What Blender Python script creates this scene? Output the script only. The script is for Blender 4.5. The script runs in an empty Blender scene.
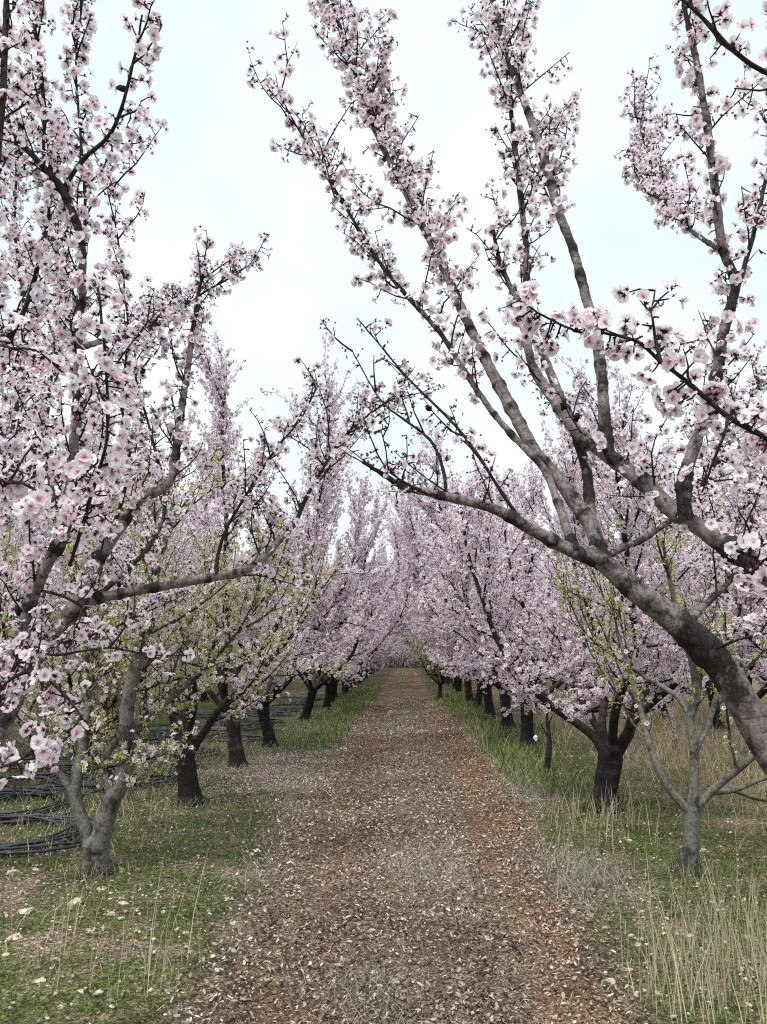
import bpy, math
import numpy as np
from math import radians, sin, cos, pi

RNG = np.random.default_rng(20240311)
S = bpy.context.scene
COL = S.collection

# ------------------------------------------------------------------ camera
FPX, CXP, CYP, EYE = 800.0, 383.5, 512.0, 1.6
PITCH = math.atan(140 / 800)
YAW = math.atan(19.5 * cos(PITCH) / 800)            # turned a little to the left
CF = np.array([-sin(YAW) * cos(PITCH), cos(YAW) * cos(PITCH), sin(PITCH)])
CR = np.array([cos(YAW), sin(YAW), 0.0])
CU = np.cross(CR, CF)

def ray(px, py):
    return CF + CR * (px - CXP) / FPX - CU * (py - CYP) / FPX

def at(px, py, Y):
    d = ray(px, py)
    p = d * (Y / d[1]); p[2] += EYE
    return p

def ground_at(px, py):
    d = ray(px, py)
    return d[:2] * (-EYE / d[2])

cam = bpy.data.cameras.new("camera")
cam.sensor_fit = 'VERTICAL'; cam.sensor_height = 36.0; cam.lens = 36.0 * FPX / 1024
cam.clip_start = 0.05; cam.clip_end = 2000
co = bpy.data.objects.new("camera", cam); COL.objects.link(co)
co.location = (0, 0, EYE); co.rotation_euler = (pi / 2 + PITCH, 0, YAW)
S.camera = co

# ------------------------------------------------------------------ noise
def _hash(ix, iy, seed):
    h = (ix.astype(np.int64) * 374761393 + iy.astype(np.int64) * 668265263 + seed * 974711) & 0x7fffffff
    h = ((h ^ (h >> 13)) * 1274126177) & 0x7fffffff
    return ((h ^ (h >> 16)) & 0xffff) / 65535.0

def vnoise(x, y, seed=0):
    x = np.asarray(x, float); y = np.asarray(y, float)
    ix = np.floor(x); iy = np.floor(y); fx = x - ix; fy = y - iy
    fx = fx * fx * (3 - 2 * fx); fy = fy * fy * (3 - 2 * fy)
    a = _hash(ix, iy, seed); b = _hash(ix + 1, iy, seed); c = _hash(ix, iy + 1, seed); d = _hash(ix + 1, iy + 1, seed)
    return (a * (1 - fx) + b * fx) * (1 - fy) + (c * (1 - fx) + d * fx) * fy

def fbm(x, y, seed=0, o=3):
    s = 0; a = .5
    for k in range(o):
        s = s + a * vnoise(np.asarray(x) * 2 ** k, np.asarray(y) * 2 ** k, seed + k * 17); a *= .5
    return s / (1 - .5 ** o)

def sstep(a, b, x):
    t = np.clip((np.asarray(x, float) - a) / (b - a), 0, 1); return t * t * (3 - 2 * t)

def path_left(y):  return -.90 - .14 * sstep(4, 9, y) + .26 * sstep(16, 36, y) + .22 * (fbm(np.asarray(y) * .7, 3.3, 5) - .5)
def path_right(y): return .92 + .32 * sstep(4.5, 10, y) - .34 * sstep(14, 34, y) + .22 * (fbm(np.asarray(y) * .7, 9.7, 6) - .5)

def hgt(x, y):
    x = np.asarray(x, float); y = np.asarray(y, float)
    near = 1 - sstep(40, 90, np.hypot(x, y))
    verge = sstep(.85, 1.7, np.abs(x)) * .055
    z = verge + (.05 * (fbm(x * .9, y * .9, 1) - .5) + .03 * (fbm(x * 4.2, y * 4.2, 2) - .5)) * near
    z -= .045 * np.exp(-((np.abs(x - .03) - .62) / .22) ** 2)         # wheel ruts
    return z + .25 * (fbm(x * .03, y * .03, 3) - .5) * sstep(20, 60, np.hypot(x, y))

def hz(x, y): return float(hgt(x, y))

# ------------------------------------------------------------------ materials
def mat(name):
    m = bpy.data.materials.new(name); m.use_nodes = True
    nt = m.node_tree; nt.nodes.clear()
    out = nt.nodes.new('ShaderNodeOutputMaterial')
    return m, nt, out

def nd(nt, typ, **kw):
    n = nt.nodes.new(typ)
    for k, v in kw.items():
        if k.startswith('i_'):
            key = k[2:]; key = int(key) if key.isdigit() else key.replace('_', ' ')
            n.inputs[key].default_value = v
        else: setattr(n, k, v)
    return n

def ramp(nt, stops, interp='LINEAR'):
    r = nt.nodes.new('ShaderNodeValToRGB'); cr = r.color_ramp; cr.interpolation = interp
    while len(cr.elements) < len(stops): cr.elements.new(.5)
    for e, (p, c) in zip(cr.elements, stops):
        e.position = p; e.color = (*c, 1) if len(c) == 3 else c
    return r

def principled(nt, out, rough=.8, spec=.3):
    b = nt.nodes.new('ShaderNodeBsdfPrincipled')
    b.inputs['Roughness'].default_value = rough
    b.inputs['Specular IOR Level'].default_value = spec
    nt.links.new(b.outputs[0], out.inputs[0]); return b

def leafy(name, trans, rough=.6, spec=.2):
    """thin petals, leaves and blades: colour from the mesh, part of the light passes through"""
    m, nt, out = mat(name); L = nt.links.new
    a = nd(nt, 'ShaderNodeAttribute', attribute_name='col')
    b = nt.nodes.new('ShaderNodeBsdfPrincipled'); b.inputs['Roughness'].default_value = rough
    b.inputs['Specular IOR Level'].default_value = spec
    L(a.outputs['Color'], b.inputs['Base Color'])
    if trans > 0:
        t = nt.nodes.new('ShaderNodeBsdfTranslucent'); L(a.outputs['Color'], t.inputs[0])
        mx = nd(nt, 'ShaderNodeMixShader', i_0=trans); L(b.outputs[0], mx.inputs[1]); L(t.outputs[0], mx.inputs[2])
        L(mx.outputs[0], out.inputs[0])
    else: L(b.outputs[0], out.inputs[0])
    return m

def bark(name, pale, dark, thr, lens, fiss, rough=.85):
    """pale: smooth bark colour, dark: cracked wet bark, thr: how much of it is dark, lens: ring marks, fiss: fissure bump"""
    m, nt, out = mat(name); L = nt.links.new
    b = principled(nt, out, rough, .25)
    tc = nd(nt, 'ShaderNodeTexCoord')
    al = nd(nt, 'ShaderNodeAttribute', attribute_name='along')
    n1 = nd(nt, 'ShaderNodeTexNoise', i_Scale=9.0, i_Detail=9.0, i_Roughness=.70); L(tc.outputs['Object'], n1.inputs['Vector'])
    r1 = ramp(nt, [(thr - .06, dark), (thr + .055, pale)])
    ro = nd(nt, 'ShaderNodeAttribute', attribute_name='rough')       # old cracked bark at crooks and collars
    sb = nd(nt, 'ShaderNodeMath', operation='MULTIPLY_ADD', i_1=-.34); L(ro.outputs['Fac'], sb.inputs[0]); L(n1.outputs[0], sb.inputs[2]); L(sb.outputs[0], r1.inputs[0])
    # fine mottling
    n2 = nd(nt, 'ShaderNodeTexNoise', i_Scale=55.0, i_Detail=4.0, i_Roughness=.6); L(tc.outputs['Object'], n2.inputs['Vector'])
    r2 = ramp(nt, [(.3, (.45, .43, .42)), (.5, (.95, .95, .95)), (.7, (1.3, 1.28, 1.27))]); L(n2.outputs[0], r2.inputs[0])
    mu = nd(nt, 'ShaderNodeMix', data_type='RGBA', blend_type='MULTIPLY'); mu.inputs[0].default_value = 1
    L(r1.outputs[0], mu.inputs[6]); L(r2.outputs[0], mu.inputs[7])
    # ring marks (lenticels) across the limb: noise squeezed along its length
    sx = nd(nt, 'ShaderNodeMath', operation='MULTIPLY', i_1=70.0); L(al.outputs['Fac'], sx.inputs[0])
    sc = nd(nt, 'ShaderNodeVectorMath', operation='SCALE'); sc.inputs['Scale'].default_value = 26.0; L(tc.outputs['Object'], sc.inputs[0])
    ad = nd(nt, 'ShaderNodeCombineXYZ'); L(sx.outputs[0], ad.inputs[0])
    va = nd(nt, 'ShaderNodeVectorMath', operation='ADD'); L(sc.outputs[0], va.inputs[0]); L(ad.outputs[0], va.inputs[1])
    n3 = nd(nt, 'ShaderNodeTexNoise', i_Scale=1.0, i_Detail=3.0); L(va.outputs[0], n3.inputs['Vector'])
    r3 = ramp(nt, [(.27, (1 - lens,) * 3), (.37, (1, 1, 1))]); L(n3.outputs[0], r3.inputs[0])
    mu2 = nd(nt, 'ShaderNodeMix', data_type='RGBA', blend_type='MULTIPLY'); mu2.inputs[0].default_value = 1
    L(mu.outputs[2], mu2.inputs[6]); L(r3.outputs[0], mu2.inputs[7])
    mv = nd(nt, 'ShaderNodeMapping'); mv.inputs['Scale'].default_value = (46, 46, 22); L(tc.outputs['Object'], mv.inputs[0])
    vo = nd(nt, 'ShaderNodeTexVoronoi', feature='DISTANCE_TO_EDGE', i_Scale=1.0); wv = nd(nt, 'ShaderNodeVectorMath', operation='ADD'); L(mv.outputs[0], wv.inputs[0]); L(n2.outputs['Color'], wv.inputs[1]); L(wv.outputs[0], vo.inputs['Vector'])
    rv = ramp(nt, [(0, (.3, .28, .27)), (.10, (1, 1, 1))]); L(vo.outputs['Distance'], rv.inputs[0])
    cf = nd(nt, 'ShaderNodeMath', operation='MULTIPLY_ADD', i_1=.7, i_2=.22, use_clamp=True); L(ro.outputs['Fac'], cf.inputs[0])
    m3 = nd(nt, 'ShaderNodeMix', data_type='RGBA', blend_type='MULTIPLY'); L(cf.outputs[0], m3.inputs[0]); L(mu2.outputs[2], m3.inputs[6]); L(rv.outputs[0], m3.inputs[7])
    L(m3.outputs[2], b.inputs['Base Color'])
    mp = nd(nt, 'ShaderNodeMapping'); mp.inputs['Scale'].default_value = (34, 34, 7); L(tc.outputs['Object'], mp.inputs[0])
    n4 = nd(nt, 'ShaderNodeTexNoise', i_Scale=1.0, i_Detail=5.0, i_Roughness=.65); L(mp.outputs[0], n4.inputs['Vector'])
    sm = nd(nt, 'ShaderNodeMath', operation='MULTIPLY_ADD', i_1=.3); L(n3.outputs[0], sm.inputs[0]); L(n4.outputs[0], sm.inputs[2])
    sv = nd(nt, 'ShaderNodeMath', operation='MULTIPLY_ADD'); L(rv.outputs[0], sv.inputs[0]); L(cf.outputs[0], sv.inputs[1]); L(sm.outputs[0], sv.inputs[2]); sm = sv
    bp = nd(nt, 'ShaderNodeBump', i_Strength=1.0, i_Distance=fiss); L(sm.outputs[0], bp.inputs['Height']); L(bp.outputs[0], b.inputs['Normal'])
    return m

M_PETAL = leafy('petal', .46, .55, .12)
M_CALYX = leafy('calyx', .0, .7, .15)
M_LEAF = leafy('young_leaf', .35, .5, .3)
M_GRASS = leafy('grass_blade', .25, .6, .2)
M_DRY = leafy('dry_straw', .12, .7, .15)
M_LITTER = leafy('dead_leaf', .05, .85, .1)
M_BARK_GREY = bark('smooth_grey_bark', (.245, .208, .205), (.034, .026, .026), .44, .6, .008)
M_BARK_YOUNG = bark('young_grey_bark', (.17, .158, .145), (.045, .038, .034), .47, .4, .007)
M_BARK_DARK = bark('wet_dark_bark', (.042, .032, .029), (.010, .008, .008), .50, .3, .012, .75)
M_BARK_SPLIT = bark('brown_split_bark', (.19, .14, .11), (.03, .022, .02), .50, .2, .018)
M_BARK_PALE = bark('pale_young_bark', (.165, .158, .138), (.04, .034, .030), .44, .35, .004)
M_BARK_TWIG = bark('twig_bark', (.08, .055, .055), (.03, .02, .02), .45, .2, .002)

def simple(name, stops, scale, bump=.003, rough=.8, spec=.3, detail=4):
    m, nt, out = mat(name); L = nt.links.new; b = principled(nt, out, rough, spec)
    tc = nd(nt, 'ShaderNodeTexCoord')
    n = nd(nt, 'ShaderNodeTexNoise', i_Scale=scale, i_Detail=detail, i_Roughness=.6); L(tc.outputs['Object'], n.inputs['Vector'])
    r = ramp(nt, stops); L(n.outputs[0], r.inputs[0]); L(r.outputs[0], b.inputs['Base Color'])
    bp = nd(nt, 'ShaderNodeBump', i_Strength=1.0, i_Distance=bump); L(n.outputs[0], bp.inputs['Height']); L(bp.outputs[0], b.inputs['Normal'])
    return m
M_STONE = simple('limestone', [(.3, (.26, .21, .145)), (.5, (.47, .40, .30)), (.7, (.60, .53, .42))], 22, .006, .9, .2)
M_PIPE = simple('black_polythene', [(.3, (.012, .013, .017)), (.55, (.03, .032, .038)), (.75, (.11, .10, .09))], 14, .0008, .5, .45)
M_WOODGREY = simple('weathered_wood', [(.3, (.03, .025, .022)), (.7, (.11, .09, .08))], 30, .004)
M_SCRAP = simple('white_film', [(.3, (.70, .72, .70)), (.7, (.85, .86, .85))], 30, .003, .5)
M_ALMOND = simple('old_almond_hull', [(.3, (.012, .009, .009)), (.7, (.045, .03, .028))], 80, .002, .9, .1)

# ------------------------------------------------------------------ mesh building
def new_mesh(name, V, Q=None, T=None, mats=(), mq=None, mt=None, col=None, along=None, smooth=True):
    V = np.asarray(V, np.float32).reshape(-1, 3)
    Q = np.zeros((0, 4), np.int32) if Q is None else np.asarray(Q, np.int32).reshape(-1, 4)
    T = np.zeros((0, 3), np.int32) if T is None else np.asarray(T, np.int32).reshape(-1, 3)
    me = bpy.data.meshes.new(name)
    me.vertices.add(len(V)); me.vertices.foreach_set('co', V.ravel())
    nl = 4 * len(Q) + 3 * len(T)
    me.loops.add(nl); me.loops.foreach_set('vertex_index', np.concatenate([Q.ravel(), T.ravel()]))
    me.polygons.add(len(Q) + len(T))
    me.polygons.foreach_set('loop_start', np.concatenate([np.arange(len(Q)) * 4, 4 * len(Q) + np.arange(len(T)) * 3]).astype(np.int32))
    mi = np.concatenate([np.zeros(len(Q), np.int32) if mq is None else mq, np.zeros(len(T), np.int32) if mt is None else mt])
    me.polygons.foreach_set('material_index', mi.astype(np.int32))
    me.polygons.foreach_set('use_smooth', np.full(len(Q) + len(T), smooth))
    for m in mats: me.materials.append(m)
    if col is not None:
        a = me.attributes.new('col', 'FLOAT_COLOR', 'POINT')
        c = np.ones((len(V), 4), np.float32); c[:, :3] = col; a.data.foreach_set('color', c.ravel())
    if along is not None:
        a = me.attributes.new('along', 'FLOAT', 'POINT'); a.data.foreach_set('value', np.asarray(along, np.float32))
    me.update(calc_edges=True); me.validate()
    return me

def link(name, me, parent=None):
    o = bpy.data.objects.new(name, me); COL.objects.link(o)
    if parent is not None: o.parent = parent
    return o

def tag(o, label=None, cat=None, group=None, kind=None):
    for k, v in (('label', label), ('category', cat), ('group', group), ('kind', kind)):
        if v: o[k] = v
    return o

def thing(name, loc, label, cat, group=None, rz=0.0):
    o = bpy.data.objects.new(name, None); o.empty_display_size = .2; COL.objects.link(o)
    o.location = loc; o.rotation_euler = (0, 0, rz)
    return tag(o, label, cat, group)

def copy_tree(root):
    r = root.copy(); COL.objects.link(r)
    for ch in root.children:
        c = ch.copy(); COL.objects.link(c); c.parent = r
        for g in ch.children:
            d = g.copy(); COL.objects.link(d); d.parent = c
    return r

def unit(v): return v / (np.linalg.norm(v, axis=-1, keepdims=True) + 1e-9)

def smooth_path(P, R, step):
    """Catmull-Rom through P, resampled about every `step`"""
    P = np.asarray(P, float); R = np.asarray(R, float)
    if len(P) < 3: 
        n = max(2, int(np.linalg.norm(P[-1] - P[0]) / step) + 1); t = np.linspace(0, 1, n)[:, None]
        return P[0] * (1 - t) + P[-1] * t, R[0] + (R[-1] - R[0]) * t[:, 0]
    E = np.vstack([2 * P[0] - P[1], P, 2 * P[-1] - P[-2]]); out = []; rr = []
    for i in range(len(P) - 1):
        a, b, c, d = E[i:i + 4]; n = max(1, int(np.ceil(np.linalg.norm(c - b) / step)))
        for k in range(n):
            t = k / n
            out.append(.5 * (2 * b + (c - a) * t + (2 * a - 5 * b + 4 * c - d) * t * t + (3 * b - 3 * c + d - a) * t ** 3))
            rr.append(R[i] * (1 - t) + R[i + 1] * t)
    out.append(P[-1]); rr.append(R[-1])
    return np.array(out), np.array(rr)

class Wood:
    def __init__(self): self.V = []; self.Q = []; self.A = []; self.B = []; self.n = 0
    def tube(self, P, R, sides=6, lobes=0.0, ph=0.0, rough=None):
        P = np.asarray(P, float); R = np.asarray(R, float); n = len(P)
        T = np.empty_like(P); T[1:-1] = P[2:] - P[:-2]; T[0] = P[1] - P[0]; T[-1] = P[-1] - P[-2]; T = unit(T)
        u = np.cross(T[0], [0.31, 0.77, 0.11]); u = u / np.linalg.norm(u); U = [u]
        for i in range(1, n):
            u = U[-1] - T[i] * (U[-1] @ T[i]); U.append(u / (np.linalg.norm(u) + 1e-9))
        U = np.array(U); W = np.cross(T, U)
        th = np.linspace(0, 2 * pi, sides, endpoint=False)
        L = np.concatenate([[0], np.cumsum(np.linalg.norm(np.diff(P, axis=0), axis=1))])
        rad = R[:, None] * np.ones(sides)
        if rough is not None:                                           # lumps where the bark is old
            rad = rad * (1 + rough[:, None] * (.34 * (vnoise(th[None] * 2.2 + ph, L[:, None] * 40, 12) - .35) + .16 * (vnoise(th[None] * 5 + ph, L[:, None] * 90, 13) - .5)))
        rgh = np.clip((.013 - R) / .007, 0, 1) * .9
        if rough is not None: rgh = np.maximum(rgh, rough)
        if lobes: rad = rad * (1 + lobes * np.sin(3 * th + ph + L[:, None] * 2) + lobes * .7 * np.sin(5 * th - ph * 2 + L[:, None] * 3) + lobes * 1.1 * (vnoise(th[None] * 1.3 + ph * 5, L[:, None] * 22, 4) - .5))
        V = P[:, None] + (U[:, None] * np.cos(th)[None, :, None] + W[:, None] * np.sin(th)[None, :, None]) * rad[..., None]
        i = np.arange(n - 1)[:, None] * sides; j = np.arange(sides)[None]; k = (j + 1) % sides
        q = np.stack([i + j, i + k, i + sides + k, i + sides + j], -1).reshape(-1, 4) + self.n
        self.V.append(V.reshape(-1, 3)); self.Q.append(q); self.A.append(np.repeat(L + ph, sides)); self.B.append(np.repeat(rgh, sides)); self.n += n * sides
        # closed tip
        tip = P[-1] + T[-1] * R[-1]
        self.V.append(tip[None]); self.A.append([L[-1] + ph]); self.B.append([0.0])
        b = self.n - sides; e = self.n; self.n += 1
        jj = np.arange(sides); self.Q.append(np.stack([b + jj, b + (jj + 1) % sides, np.full(sides, e), np.full(sides, e)], -1)[:, [0, 1, 2]])
    def mesh(self, name, m):
        Q = [q for q in self.Q if q.shape[1] == 4]; T = [q for q in self.Q if q.shape[1] == 3]
        me = new_mesh(name, np.concatenate(self.V), np.concatenate(Q), np.concatenate(T), [m], along=np.concatenate(self.A))
        a = me.attributes.new('rough', 'FLOAT', 'POINT'); a.data.foreach_set('value', np.concatenate(self.B).astype(np.float32)); return me

# ------------------------------------------------------------------ flowers, leaves
def petal_grid(rows, cols, open_, width=.56, notch=.08):
    """one petal of length 1 in +X, cupped; returns verts, quads, tint (0 at the base)"""
    V = []; t = []
    for i in range(rows + 1):
        s = i / rows; w = width * (sin(pi * min(1, s ** .8 * .80 + .09)) ** .8)
        for j in range(cols + 1):
            c = (j / cols - .5) * 2
            x = .10 + .90 * s - (notch * (1 - abs(c)) if i == rows else 0) - (.10 * c * c if i == rows else 0)
            z = (1 - open_) * x * 1.0 + .16 * x * x * (1 - open_ * .5) + .14 * c * c * s - .10 * s ** 3
            V.append((x * (.35 + .65 * open_) if open_ < .9 else x, c * w, z)); t.append(s)
    q = [(i * (cols + 1) + j, i * (cols + 1) + j + 1, (i + 1) * (cols + 1) + j + 1, (i + 1) * (cols + 1) + j) for i in range(rows) for j in range(cols)]
    return np.array(V), np.array(q), np.array(t)

def col_petal(t, deep, pale): 
    f = np.clip(t * 3.1, 0, 1) ** .7
    return deep * (1 - f[:, None]) + pale * f[:, None]

DEEP = np.array([.66, .32, .45]); PALE = np.array([.91, .825, .872])
MAROON = np.array([.062, .014, .022]); DKMAR = np.array([.03, .010, .014])

class Tmpl:
    """a template of quads and tris with a colour and a material per face"""
    def __init__(s): s.V = []; s.Q = []; s.T = []; s.C = []; s.mq = []; s.mt = []; s.n = 0
    def add(s, V, Q, T, C, m):
        V = np.asarray(V, float); s.V.append(V); C = np.asarray(C, float)
        s.C.append(C if C.ndim == 2 else np.tile(C, (len(V), 1)))
        if len(Q): s.Q.append(np.asarray(Q) + s.n); s.mq += [m] * len(Q)
        if len(T): s.T.append(np.asarray(T) + s.n); s.mt += [m] * len(T)
        s.n += len(V)
    def done(s):
        s.V = np.concatenate(s.V); s.C = np.concatenate(s.C)
        s.Q = np.concatenate(s.Q) if s.Q else np.zeros((0, 4), int); s.T = np.concatenate(s.T) if s.T else np.zeros((0, 3), int)
        s.mq = np.array(s.mq, int); s.mt = np.array(s.mt, int); return s

def rotz(V, a):
    c, s_ = cos(a), sin(a); return V @ np.array([[c, s_, 0], [-s_, c, 0], [0, 0, 1]])

def calyx(t, size=1.0, spread=.3, mat_i=1, c=MAROON):
    # cup and five sepals, below the petals (z < 0)
    V = [(0, 0, -.42 * size)] + [(.15 * size * cos(a), .15 * size * sin(a), -.05) for a in np.arange(5) * 2 * pi / 5]
    t.add(V, [], [(0, 1 + (k + 1) % 5, 1 + k) for k in range(5)], c, mat_i)
    for k in range(5):
        a = (k + .5) * 2 * pi / 5
        V = rotz(np.array([(.1, -.10, -.06), (.1, .10, -.06), (.1 + .36 * size * cos(spread), 0, -.06 + .36 * size * sin(spread))]), a)
        t.add(V, [], [(0, 1, 2)], c, mat_i)

def flower_hi(open_, seed, deep=DEEP, pale=PALE, miss=()):
    r = np.random.default_rng(seed); t = Tmpl()
    for k in range(5):
        if k in miss: continue
        V, q, tt = petal_grid(3, 2, np.clip(open_ + r.normal(0, .13), .2, 1.05), .41 + .05 * r.random())
        V = V * (1 + r.normal(0, .07)) * np.array([1, r.uniform(.85, 1.12), 1]); V[:, 2] += .03 * (k % 2) + .015 * k + r.normal(0, .05) * V[:, 0] * V[:, 1] * 4 + .05 * np.sin(V[:, 0] * 7 + k) * V[:, 0]
        t.add(rotz(V, k * 2 * pi / 5 + r.normal(0, .06)), q, [], col_petal(tt, deep, pale), 0)
    t.add([(0, 0, .10)] + [(.17 * cos(a), .17 * sin(a), .06) for a in np.arange(6) * pi / 3], [], [(0, 1 + k, 1 + (k + 1) % 6) for k in range(6)], (.34, .07, .12), 1)
    for k in range(9):                                              # stamens with anthers
        a = r.random() * 6.28; s_ = .16 + .2 * r.random(); h = .3 + .16 * r.random()
        tip = np.array([s_ * cos(a), s_ * sin(a), h]); n = np.array([-sin(a), cos(a), 0]) * .018
        t.add([np.array([.05 * cos(a), .05 * sin(a), .06]) + n, np.array([.05 * cos(a), .05 * sin(a), .06]) - n, tip], [], [(0, 1, 2)], (.72, .42, .5), 1)
        t.add([tip + (-.035, 0, 0), tip + (.035, 0, 0), tip + (0, .035, .05), tip + (0, -.035, .04)], [], [(0, 1, 2), (0, 1, 3)], (.50, .30, .10), 1)
    calyx(t, 1.0, .15); return t.done()

def flower_lo(open_, seed, pale=np.array([.925, .87, .915])):
    r = np.random.default_rng(seed); t = Tmpl()
    for k in range(5):
        zz = (1 - open_) * .9
        V = np.array([(.08, 0, .0), (.58, -.40, .10 + zz * .5), (.98, 0, .08 + zz), (.58, .40, .10 + zz * .5)]); V[:, 2] += .02 * k
        V = V * (1 + r.normal(0, .05))
        t.add(rotz(V, k * 2 * pi / 5 + r.normal(0, .08)), [(0, 1, 2, 3)], [], col_petal(np.array([.05, .62, 1, .62]), DEEP, pale), 0)
    t.add([(0, 0, .22)] + [(.20 * cos(a), .20 * sin(a), .12) for a in np.arange(4) * pi / 2], [], [(0, 1 + k, 1 + (k + 1) % 4) for k in range(4)], (.40, .16, .22), 1)
    V = [(0, 0, -.42)] + [(.26 * cos(a), .26 * sin(a), -.03) for a in np.arange(4) * pi / 2]
    t.add(V, [], [(0, 1 + (k + 1) % 4, 1 + k) for k in range(4)], (.16, .08, .10), 1)
    return t.done()

def spent(seed, hi=True):
    """a flower that has dropped its petals: dark star of sepals with a tuft of stamens"""
    r = np.random.default_rng(seed); t = Tmpl()
    calyx(t, 1.0, .5, 1, MAROON * .8 + DKMAR * .2)
    for k in range(6 if hi else 3):
        a = r.random() * 6.28; tip = np.array([.24 * cos(a), .24 * sin(a), .42]); n = np.array([-sin(a), cos(a), 0]) * .035
        t.add([n, -n, tip], [], [(0, 1, 2)], (.16, .05, .06), 1)
    return t.done()

def bud(seed):
    t = Tmpl(); a = np.arange(5) * 2 * pi / 5
    ring = lambda r_, z: [(r_ * cos(x), r_ * sin(x), z) for x in a]
    V = ring(.16, 0) + ring(.30, .28) + [(0, 0, .62)]
    t.add(V, [(k, (k + 1) % 5, 5 + (k + 1) % 5, 5 + k) for k in range(5)], [(5 + k, 5 + (k + 1) % 5, 10) for k in range(5)], (.72, .42, .52), 0)
    calyx(t, 1.0, 1.0); return t.done()

def leaf_t(seed, n=3, fold=.25):
    """a tuft of young leaves"""
    r = np.random.default_rng(seed); t = Tmpl()
    for k in range(n):
        L = .8 + .5 * r.random(); w = .19 + .05 * r.random(); up = .3 + .8 * r.random()
        V = np.array([(0, 0, 0), (.5 * L, -w, .5 * L * up + fold * w), (L, 0, L * up - .1), (.5 * L, w, .5 * L * up + fold * w)])
        g = r.random(); c = np.array([.25, .29, .05]) * (1 - g) + np.array([.45, .45, .12]) * g
        t.add(rotz(V, k * 2 * pi / n + r.normal(0, .4)), [(0, 1, 2, 3)], [], c, 2)
    return t.done()

HI = [flower_hi(1.0, 1), flower_hi(.92, 2), flower_hi(.8, 3), flower_hi(.62, 4), flower_hi(.9, 5, miss=(2,)), flower_hi(1.04, 6), flower_hi(.45, 7), flower_hi(.95, 8, miss=(0, 3))]
LO = [flower_lo(1.0, 1), flower_lo(.85, 2), flower_lo(.65, 3)]
FADED = [flower_lo(.9, 7, np.array([.86, .82, .80])), flower_lo(.6, 8, np.array([.84, .79, .78]))]
SPH = [spent(1), spent(2)]; SPL = [spent(1, False), spent(2, False)]
BUD = [bud(1)]; LEAF = [leaf_t(1), leaf_t(2, 4), leaf_t(3, 2)]

def frames(N, rng):
    N = unit(N); a = rng.normal(size=N.shape); U = unit(a - N * np.sum(a * N, 1, keepdims=True)); W = np.cross(N, U)
    return np.stack([U, W, N], 1)                                    # rows: local x, y, z in world

class Crown:
    def __init__(s): s.V = []; s.C = []; s.Q = []; s.T = []; s.mq = []; s.mt = []; s.n = 0
    def put(s, t, P, N, size, rng, jit=.06):
        if not len(P): return
        F = frames(N, rng); k = len(P); nv = len(t.V)
        V = np.einsum('vi,kij->kvj', t.V, F) * size[:, None, None] + P[:, None]
        b = 1 + rng.normal(0, jit, (k, 1, 1)); w = rng.normal(0, jit * .7, (k, 1, 1)) * np.array([0, 1, .6])
        C = np.clip(t.C[None] * (b + w), 0, .92)
        off = s.n + np.arange(k)[:, None, None] * nv
        s.V.append(V.reshape(-1, 3)); s.C.append(C.reshape(-1, 3))
        s.Q.append((t.Q[None] + off).reshape(-1, 4)); s.T.append((t.T[None] + off).reshape(-1, 3))
        s.mq.append(np.tile(t.mq, k)); s.mt.append(np.tile(t.mt, k)); s.n += k * nv
    def mesh(s, name):
        return new_mesh(name, np.concatenate(s.V), np.concatenate(s.Q), np.concatenate(s.T), [M_PETAL, M_CALYX, M_LEAF],
                        np.concatenate(s.mq), np.concatenate(s.mt), np.concatenate(s.C), smooth=True)

# ------------------------------------------------------------------ trees
def grow(p, d, L, n, rng, up=.0, wob=.1):
    P = [p]; d = d / np.linalg.norm(d); s = L / n
    for _ in range(n):
        d = d + rng.normal(0, wob, 3) + np.array([0, 0, up]); d = d / np.linalg.norm(d)
        P.append(P[-1] + d * s)
    return np.array(P)

def along_path(P, t):
    L = np.concatenate([[0], np.cumsum(np.linalg.norm(np.diff(P, axis=0), axis=1))]); x = t * L[-1]
    i = min(len(P) - 2, max(0, int(np.searchsorted(L, x)) - 1)); f = (x - L[i]) / max(1e-6, L[i + 1] - L[i])
    return P[i] + (P[i + 1] - P[i]) * f, unit(P[i + 1] - P[i])

def plen(P): return float(np.sum(np.linalg.norm(np.diff(P, axis=0), axis=1)))

def side_dir(T, rng, ang, up):
    a = rng.normal(size=3); a = a - T * (a @ T); a /= np.linalg.norm(a)
    d = T * cos(ang) + a * sin(ang) + np.array([0, 0, up]); return d / np.linalg.norm(d)

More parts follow.
